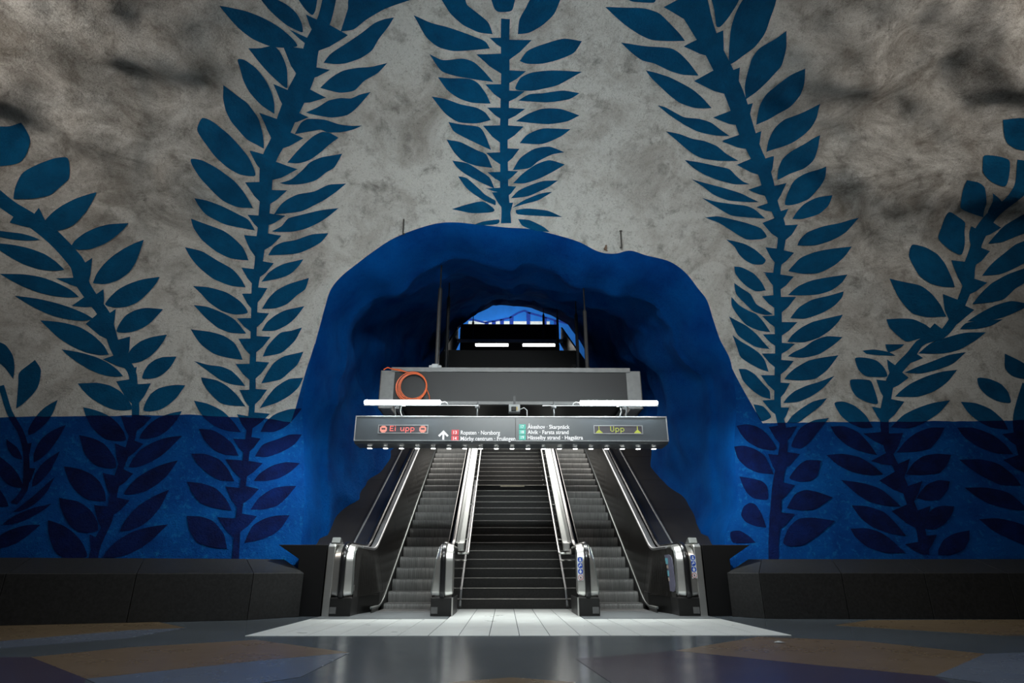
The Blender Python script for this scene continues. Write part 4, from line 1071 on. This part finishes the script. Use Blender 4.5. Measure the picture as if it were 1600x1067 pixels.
for i, (txt, num, wd) in enumerate((('Ropsten · Norsborg', '13', .64), ('Mörby centrum · Fruängen', '14', .89))):
    zb = 2.700 - i * .0975
    ch = obj('line_badge', MB().box(-1.035, -.915, yf - .004, yf, zb - .008, zb + .078), M['red_chip'], sg, bevel=.008, label='red line number badge')
    text_mesh(num, .055, .05, -1.003, zb + .010, yf - .006, M['white'], ch, 'badge_number')
    text_mesh(txt, wd, .066, -.885, zb, yf, M['white'], sg, 'line_name')
for i, (txt, num, wd) in enumerate((('Åkeshov · Skarpnäck', '17', .69), ('Alvik · Farsta strand', '18', .67), ('Hässelby strand · Hagsätra', '19', .90))):
    zb = 2.800 - i * .0885
    ch = obj('line_badge', MB().box(.065, .175, yf - .004, yf, zb - .008, zb + .072), M['green_chip'], sg, bevel=.008, label='green line number badge')
    text_mesh(num, .05, .047, .095, zb + .009, yf - .006, M['white'], ch, 'badge_number')
    text_mesh(txt, wd, .064, .205, zb, yf, M['white'], sg, 'line_name')
ar = MB()
ax, az = -1.165, 2.605
ar.box(ax - .016, ax + .016, yf - .003, yf, az + .01, az + .135)
for s_ in (-1, 1):
    ar.prism([(ax, yf, az + .165), (ax, yf, az + .118), (ax + s_ * .062, yf, az + .055), (ax + s_ * .085, yf, az + .078)], (0, 0, 0), (0, -.003, 0))
obj('up_arrow', ar, M['white'], sg)

G = dict(E=['11111', '10000', '10000', '11110', '10000', '10000', '11111', '00000', '00000'], i=['1', '0', '1', '1', '1', '1', '1', '0', '0'],
         u=['00000', '00000', '10001', '10001', '10001', '10011', '01101', '00000', '00000'], p=['00000', '00000', '11110', '10001', '10001', '10001', '11110', '10000', '10000'],
         U=['10001', '10001', '10001', '10001', '10001', '10001', '01110', '00000', '00000'])
G[' '] = ['000'] * 9
STOP = ['001111100', '011111110', '111111111', '110000011', '110000011', '111111111', '111111111', '011111110', '001111100']
TREE = ['000010000', '000010000', '000010000', '000010000', '000010000', '000111000', '001111100', '011111110', '111111111']


def led(x0, x1, z0, z1, txt, icon, mat, imat, label):
    d = obj('led_display', MB().box(x0, x1, yf - .004, yf, z0, z1), M['led_back'], sg, label=label)
    fr = MB()
    for b in ((x0 - .012, x1 + .012, z0 - .012, z0), (x0 - .012, x1 + .012, z1, z1 + .012), (x0 - .012, x0, z0, z1), (x1, x1 + .012, z0, z1)):
        fr.box(b[0], b[1], yf - .010, yf, b[2], b[3])
    obj('display_frame', fr, M['frame'], d)
    p = (z1 - z0) / 9.6; h = p * .42

    def draw(cols, rows_, xs, name, m_):
        mb = MB()
        for r_, row in enumerate(rows_):
            for c, v in enumerate(row):
                if v == '1':
                    cx0 = xs + c * p; cz = z1 - p * .8 - r_ * p
                    mb.box(cx0 - h, cx0 + h, yf - .006, yf - .0045, cz - h, cz + h)
        obj(name, mb, m_, d)
    tw = sum(len(G[c][0]) + 1.6 for c in txt)
    xs = (x0 + x1) / 2 - tw * p / 2
    draw(0, icon, x0 + .025, 'display_icon', imat); draw(0, icon, x1 - .025 - 8 * p, 'display_icon', imat)
    for ch in txt:
        if ch != ' ': draw(0, G[ch], xs, 'display_letter', mat)
        xs += (len(G[ch][0]) + 1.6) * p


led(-2.22, -1.43, 2.725, 2.845, 'Ei upp', STOP, M['led_red'], M['led_rosy'], 'display with red letters and round no entry symbols')
led(1.30, 2.08, 2.725, 2.845, 'Upp', TREE, M['led_lime'], M['led_lime'], 'display with yellow green letters and arrow symbols')

# posts between sign and bulkhead
for x in (-.63, .66):
    obj('sign_post', MB().tube([(x, SY + .2, 3.0), (x, SY + .2, 3.30)], .012, 8).box(x - .04, x + .04, SY + .17, SY + .23, 3.19, 3.24), M['frame'], sg, smooth=True)

# ------------------------------------------------------------------ fluorescent tube lamps standing on the sign
for (xa, xb, px_, lab) in ((-2.47, -1.22, -1.97, 'lit fluorescent tube lamp over the left end of the sign, by the orange cable'), (1.07, 2.35, 1.84, 'lit fluorescent tube lamp over the right end of the sign')):
    t = thing('tube_lamp', lab, 'lamp', (px_, SY + .02, 3.0), 'tube lamps above the sign')
    ty, tz = SY - .11, 3.21
    obj('tube', MB().tube([(xa, ty, tz), (xa + .012, ty, tz), (xb - .012, ty, tz), (xb, ty, tz)], [.02, .036, .036, .02], 14), M['tube'], t, smooth=True)
    s_ = 1 if px_ < 0 else -1
    rail_end = xb + .62 if px_ < 0 else xa - .62
    obj('lamp_rail', MB().beam((xa if px_ < 0 else xb, ty, tz - .052), (rail_end, ty, tz - .052), .022, .014), M['frame'], t)
    obj('lamp_post', MB().box(px_ - .022, px_ + .022, ty - .01, ty + .05, tz - .06, tz - .03).beam((px_, ty + .03, tz - .05), (px_, SY + .03, 3.0), .04, .012, (1, 0, 0)), M['frame'], t)
    obj('lamp_cable', MB().tube([(px_ + .16 * s_, ty + .05, tz - .05), (px_ + .11 * s_, SY - .10, 3.15), (px_ + .09 * s_, SY - .05, 3.07), (px_ + .11 * s_, SY + .0, 3.005)], .009, 6), M['wire'], t, smooth=True)
    xe = xb if px_ < 0 else xa
    obj('end_cable', MB().tube([(xe, ty, tz), (xe + .07 * s_, ty, tz + .012), (xe + .11 * s_, ty, tz - .01), (xe + .12 * s_, ty + .04, tz - .045)], .008, 6), M['wire'], t, smooth=True)

# ------------------------------------------------------------------ mesh fronted bulkhead above the sign
BY = 11.0
bk = thing('bulkhead', 'dark mesh fronted bulkhead box with grey frame hanging above the sign', 'bulkhead', (-.05, BY + 1.2, 3.55))
obj('mesh_panel', MB().box(-2.30, 2.18, BY, BY + .02, 3.60, 4.24), M['mesh'], bk)
obj('top_rail', MB().box(-2.37, 2.26, BY - .03, BY + .05, 4.22, 4.31), M['bframe'], bk, bevel=.006)
obj('bottom_rail', MB().box(-2.37, 2.26, BY - .03, BY + .05, 3.57, 3.635), M['bframe'], bk, bevel=.006)
for sx, x0, x1 in ((-1, -2.56, -2.30), (1, 2.18, 2.45)):
    obj('end_panel', MB().box(x0, x1, BY - .01, BY + .03, 3.50, 4.25), M['bframe'], bk, bevel=.006)
    xo = x0 if sx < 0 else x1
    obj('side_panel', MB().box(xo - .015, xo + .015, BY, BY + 2.3, 3.5, 4.25), M['dframe'], bk)
    obj('side_rail', MB().box(*sorted((xo, xo - sx * .22)), BY + .04, BY + 2.3, 3.50, 3.56), M['bframe'], bk, bevel=.004)
    obj('inner_rail', MB().box(*sorted((xo - sx * .30, xo - sx * .38)), BY + .04, BY + 2.3, 3.50, 3.56), M['bframe'], bk, bevel=.004)
obj('soffit', MB().box(-2.2, 2.1, BY + .05, BY + 2.25, 3.60, 3.63), M['black'], bk)
obj('back_panel', MB().box(-2.5, 2.4, BY + 2.25, BY + 2.3, 3.5, 4.25), M['black'], bk)
for x, yy in ((-1.53, 11.25), (1.47, 11.25)):
    h_ = roof(x, yy)
    rd = obj('hanger_rod', MB().tube([(x, yy, 4.2), (x, yy, h_ - .55)], .042, 10).tube([(x, yy, h_ - .56), (x, yy, h_ - .50), (x, yy, h_ + .06)], [.042, .016, .016], 8), M['dframe'], bk, smooth=True)
    if x < 0: obj('rod_clamp', MB().box(x - .12, x + .12, yy - .26, yy - .2, 4.31, 4.36).box(x - .06, x + .06, yy - .28, yy - .18, 4.30, 4.38), M['grey'], rd, bevel=.005)

# orange cable coil hung on the bulkhead
mb = MB()
cxo, czo, ro = -1.93, 3.90, .275
for k, (dr, dxx, dzz, dy) in enumerate(((0, 0, 0, 0), (-.015, .008, .004, .012), (.012, -.012, .004, .022), (-.03, .012, .012, .005), (.02, -.02, -.01, .015))):
    mb.tube([(cxo + dxx + (ro + dr) * math.cos(a), BY - .075 - dy, czo + dzz + (ro + dr) * math.sin(a)) for a in np.linspace(0, 2 * math.pi, 40, endpoint=False)], .0075, 6, True)
mb.tube([(-2.52, BY - .02, 4.26), (-2.44, BY - .04, 4.30), (-2.34, BY - .05, 4.26), (-2.15, BY - .06, 4.22), (-1.98, BY - .06, 4.18)], .011, 6)
mb.tube([(-2.40, BY - .03, 4.28), (-2.2, BY - .05, 4.255), (-1.98, BY - .055, 4.165)], .009, 6)
mb.tube([(cxo + .27, BY - .05, 3.86), (cxo + .32, BY - .05, 3.74), (cxo + .34, BY - .05, 3.64)], .008, 6)
tag(obj('cable_coil', mb, M['cable'], loc=(cxo, BY - .05, czo), smooth=True), 'orange cable coil hanging on the mesh bulkhead above the left lamp', 'cable')
# small junction box under the bulkhead
jb = thing('junction_box', 'small grey camera box with dark lens under the middle of the bulkhead', 'box', (-.01, SY + .8, 3.28))
jy = SY + .55
obj('housing', MB().box(-.10, .10, jy, jy + .14, 3.22, 3.36), M['grey'], jb, bevel=.012)
obj('lens_cover', MB().box(-.055, .03, jy - .03, jy + .01, 3.235, 3.31), M['black'], jb, bevel=.01)
obj('yellow_tag', MB().box(.035, .055, jy - .008, jy + .004, 3.245, 3.31), M['led_lime'] and plain('ochre_tag', (.45, .30, .05), .5), jb)
obj('mounting_arm', MB().box(-.02, .02, jy + .05, jy + .09, 3.34, 3.52).beam((0, jy + .07, 3.51), (0, BY + .02, 3.59), .03, .02, (1, 0, 0)), M['dframe'], jb)
obj('cable_tail', MB().tube([(.10, jy + .05, 3.28), (.17, jy + .02, 3.30), (.22, jy, 3.25), (.22, jy - .02, 3.15), (.19, jy - .1, 3.0)], .008, 6), M['wire'], jb, smooth=True)

# ------------------------------------------------------------------ inclined black canopy frame up the shaft
cf = thing('canopy_frame', 'black inclined canopy frame with cross beams hung from the tunnel roof', 'frame', (0, 18, 6.6))
cz = lambda y_: 5.94 + INC * (y_ - 15.75)
for sx in (-1, 1):
    obj('side_beam', MB().beam((sx * 2.12, 14.6, cz(14.6) - .25), (sx * 2.12, 22.6, cz(22.6) - .25), .06, .55), M['black'], cf)
    obj('side_ledge', MB().beam((sx * 2.04, 14.6, cz(14.6) - .50), (sx * 2.04, 22.6, cz(22.6) - .50), .14, .04), M['bframe'], cf)
obj('cross_beam', MB().box(-2.15, 2.15, 18.0, 18.25, 6.60, 7.24), M['black'], cf)
obj('cross_beam', MB().box(-2.0, 2.0, 22.4, 22.6, 8.2, 9.98), M['black'], cf)
obj('cross_rail', MB().box(-2.0, 2.0, 20.95, 21.05, 8.66, 8.76), M['frame'], cf)
obj('cross_rail', MB().box(-2.05, 2.05, 19.0, 19.06, 7.45, 7.50), M['dframe'], cf)
for x, yy in ((-1.70, 14.6), (1.72, 14.6), (-1.85, 21.0), (-1.42, 21.2), (1.30, 21.2), (1.78, 20.6)):
    h_ = roof(x, yy) if yy < 16 else roof(x, yy)
    b0 = (cz(yy) - .3)
    obj('hanger_rod', MB().tube([(x, yy, b0 if yy > 16 else 4.6), (x, yy, h_ - .45)], .045, 10).tube([(x, yy, h_ - .46), (x, yy, h_ - .38), (x, yy, h_ + .06)], [.045, .016, .016], 8), M['dframe'], cf, smooth=True)
for i, (x0, x1, lab) in enumerate(((-1.27, -.07, 'left of the two small lit tube lamps inside the black canopy'), (.47, 1.65, 'right of the two small lit tube lamps inside the black canopy'))):
    tl = thing('shaft_lamp', lab, 'lamp', ((x0 + x1) / 2, 20.5, 8.45), 'tube lamps in the canopy')
    obj('lamp_tube', MB().tube([(x0, 20.5, 8.36), (x1, 20.5, 8.36)], .05, 10), M['lamp2'], tl, smooth=True)
    obj('lamp_body', MB().box(x0 - .05, x1 + .05, 20.5, 20.62, 8.38, 8.48), M['dframe'], tl, bevel=.01)
    obj('lamp_hanger', MB().tube([((x0 + x1) / 2, 20.56, 8.46), ((x0 + x1) / 2, 20.95, 8.66)], .015, 6), M['dframe'], tl)

# ------------------------------------------------------------------ upper hall behind the shaft
up_z = STAIR_TOP
structure(obj('floor_upper', MB().box(-6, 6, 23.3, 28, up_z - .2, up_z), M['terrazzo']))
uw = structure(obj('wall_upper', MB().box(-7, 7, 27.0, 27.2, up_z, 15.5), M['upper_blue']), 'bright blue mural wall of the upper hall')
obj('white_dado', MB().box(-2.0, 2.0, 26.985, 27.0, 9.5, 12.05), M['upper_white'], uw)
wave = [(-3.2, 11.75), (-2.4, 12.12), (-1.9, 12.15), (-1.2, 11.97), (-.6, 12.08), (0.0, 12.22), (.45, 12.5), (.75, 12.62), (1.05, 12.48), (1.5, 12.35), (2.2, 12.12), (3.2, 11.85)]
mb = MB()
for a, b in zip(wave, wave[1:]): mb.beam((a[0], 26.985, a[1]), (b[0], 26.985, b[1]), .02, .09, (0, 0, 1))
obj('mural_line', mb, M['upper_navy'], uw)
for x in (-1.1, -.75, -.35, .12, .95, 1.75, 2.3):
    zt = float(np.interp(x, [p[0] for p in wave], [p[1] for p in wave]))
    obj('mural_post', MB().prism([(x - .08, 26.975, 11.0), (x + .07, 26.975, 11.0), (x + .10, 26.975, zt), (x - .10, 26.975, zt)], (0, 0, 0), (0, .012, 0)), M['upper_navy'], uw)

# ------------------------------------------------------------------ iron pins and a stub in the rock above the arch
for (x, t_), lab in (((-2.12, 6.83), 'thin iron pin in the white rock above the left shoulder of the arch'), ((2.055, 6.59), 'thin iron pin in the white rock above the right shoulder of the arch')):
    p0 = surf(x, t_, -.05); p1 = surf(x, t_, .14); tip = p1 + np.array([0, -.02, .33])
    tag(obj('iron_pin', MB().tube([p0, p1 - np.array([0, -.02, 0]), p1 + np.array([0, 0, .03]), tip], .016, 7).disc(tip, (0, -.2, 1), .028, .02, 8), M['iron'], loc=tuple(p1), smooth=True), lab, 'pin', 'iron pins above the arch')
p0 = surf(1.76, 6.56, -.03); p1 = surf(1.76, 6.56, .07)
tag(obj('rusty_stub', MB().tube([p0, p1, p1 + np.array([.01, -.02, .07])], [.03, .03, .018], 7).tube([p1, p1 + np.array([.02, -.02, -.06])], .012, 6), M['rust'], loc=tuple(p1), smooth=True), 'short rusty stub at the rim of the arch', 'stub')
# crumpled scrap of paper on the floor
mb = MB()
mb.add([(2.38, 6.21, .006), (2.45, 6.19, .012), (2.49, 6.23, .007), (2.46, 6.27, .016), (2.40, 6.26, .010), (2.43, 6.23, .022)], [(0, 1, 5), (1, 2, 5), (2, 3, 5), (3, 4, 5), (4, 0, 5)])
tag(obj('paper_scrap', mb, M['grey'], loc=(2.43, 6.23, .004)), 'tiny pale paper scrap lying on the brown floor field', 'litter')
